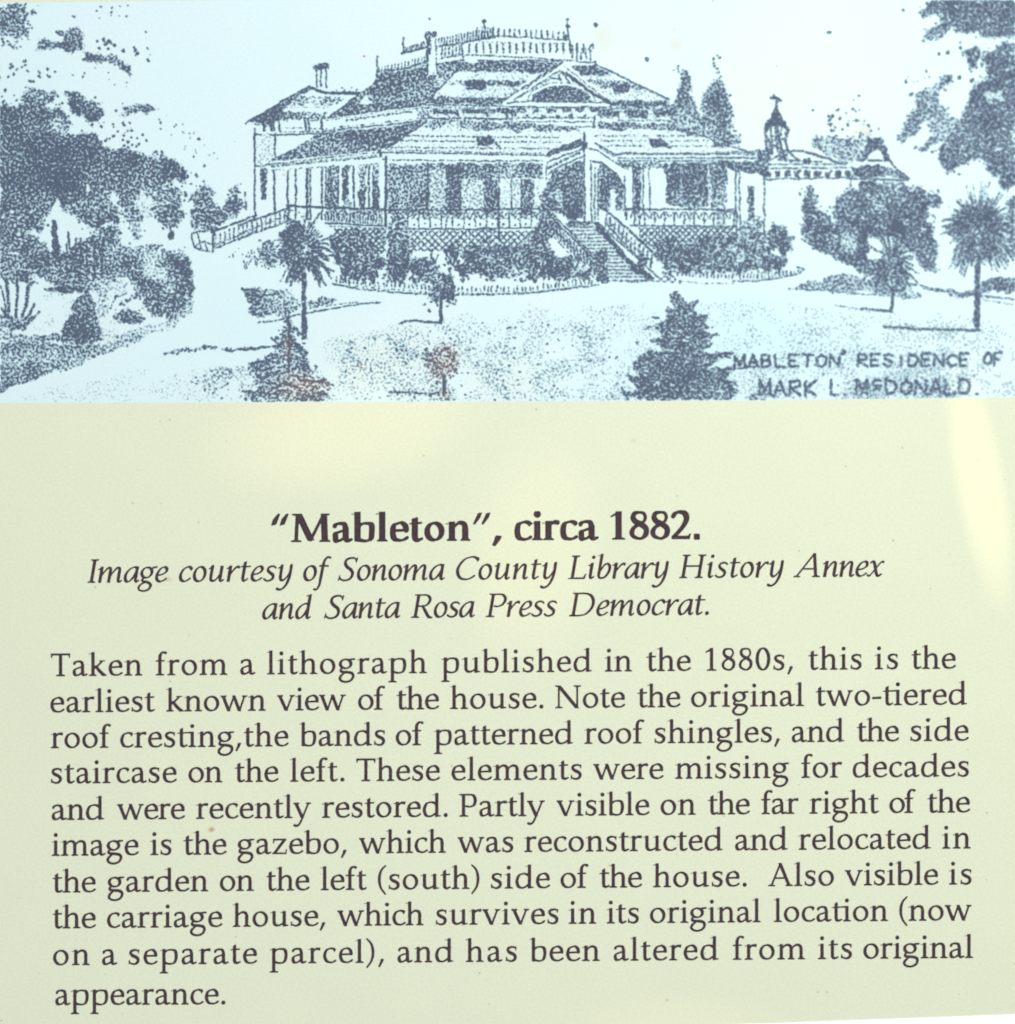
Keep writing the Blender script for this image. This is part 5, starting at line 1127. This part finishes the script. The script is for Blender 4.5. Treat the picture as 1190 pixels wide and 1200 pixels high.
BODY = [('Taken from a lithograph published in the 1880s, this is the', 792.5, 783.5, 59.8, 167.1, 182.7, 266.7, 281.7, 298, 313, 500.6, 517.2, 693.8, 709, 741, 757.6, 810, 826.8, 929.7, 947.2, 1010, 1025.5, 1052.6, 1068, 1120.6),
        ('earliest known view of the house. Note the original two-' + TI + 'ered', 835, 825.7, 59.2, 182, 194.9, 312, 324.8, 405.6, 419.8, 451.7, 464.8, 515, 527.7, 637.3, 650.7, 733, 747, 797.8, 810, 942.4, 956, 1133.4),
        ('roof cres' + TI + 'ng,the bands of patterned roof shingles, and the side', 876.8, 868, 59.8, 130.4, 141, 338.6, 351.3, 451.7, 463.9, 496.8, 508.6, 672, 685, 755.4, 767.2, 914.3, 928, 989.7, 1004, 1054, 1067, 1135.6),
        ('staircase on the left. These elements were missing for decades', 918.2, 910, 60, 207.6, 221, 261, 275.3, 326.8, 340.2, 404, 417.6, 516, 529.3, 682, 695.4, 778, 791.4, 925, 939.2, 987, 999.3, 1135.6),
        ('and were recently restored. Partly visible on the far right of the', 961, 952, 60.8, 122.4, 137.4, 217.2, 230, 365, 377.5, 525, 538.3, 638.9, 652.3, 761.5, 774.3, 815.7, 829.7, 879.2, 892.3, 936, 948.8, 1030.3, 1042.4, 1073.4, 1086.8, 1137.2),
        ('image is the gazebo, which was reconstructed and relocated in', 1003, 994.2, 60.8, 163, 176.4, 201.3, 215, 266, 278.5, 406.6, 420.8, 523, 536.4, 601.8, 614.6, 847.3, 861.6, 923.3, 936, 1091, 1104.3, 1137.9),
        ('the garden on the left (south) side of the house. Also visible is', 1046, 1036.4, 61.7, 112.8, 126.2, 244.4, 257.8, 298, 312, 363.2, 376, 430.3, 443, 562.2, 575.6, 645, 657, 690, 702.7, 752.9, 765.6, 875.4, 900.3, 977.6, 990.3, 1099.9, 1112.3, 1138.8),
        ('the carriage house, which survives in its original loca' + TI + 'on (now', 1088, 1078.4, 61.7, 112.8, 125.6, 261, 273, 381.7, 395.4, 496.8, 511, 654.8, 666.6, 699.2, 711.3, 749, 761.8, 891.8, 907, 1041, 1054, 1138.9),
        ('on a separate parcel), and has been altered from its original', 1131.2, 1122.5, 62.4, 105.5, 119.8, 136.4, 151, 301.8, 316.2, 450.4, 466, 531.6, 546, 606, 621, 703.4, 719.3, 842.4, 859, 943.7, 958.8, 998.7, 1011.8, 1140.6),
        ('appearance.', 1177.9, 1176.9, 65, 264.5)]
for t, ya, yb, *xs in BODY:
    text_line('text_line', t, ROM, 'r', 38.2, xs[0], xs[-1], ya, yb, ZT, text_mat, panel, words=list(zip(xs[::2], xs[1::2])))
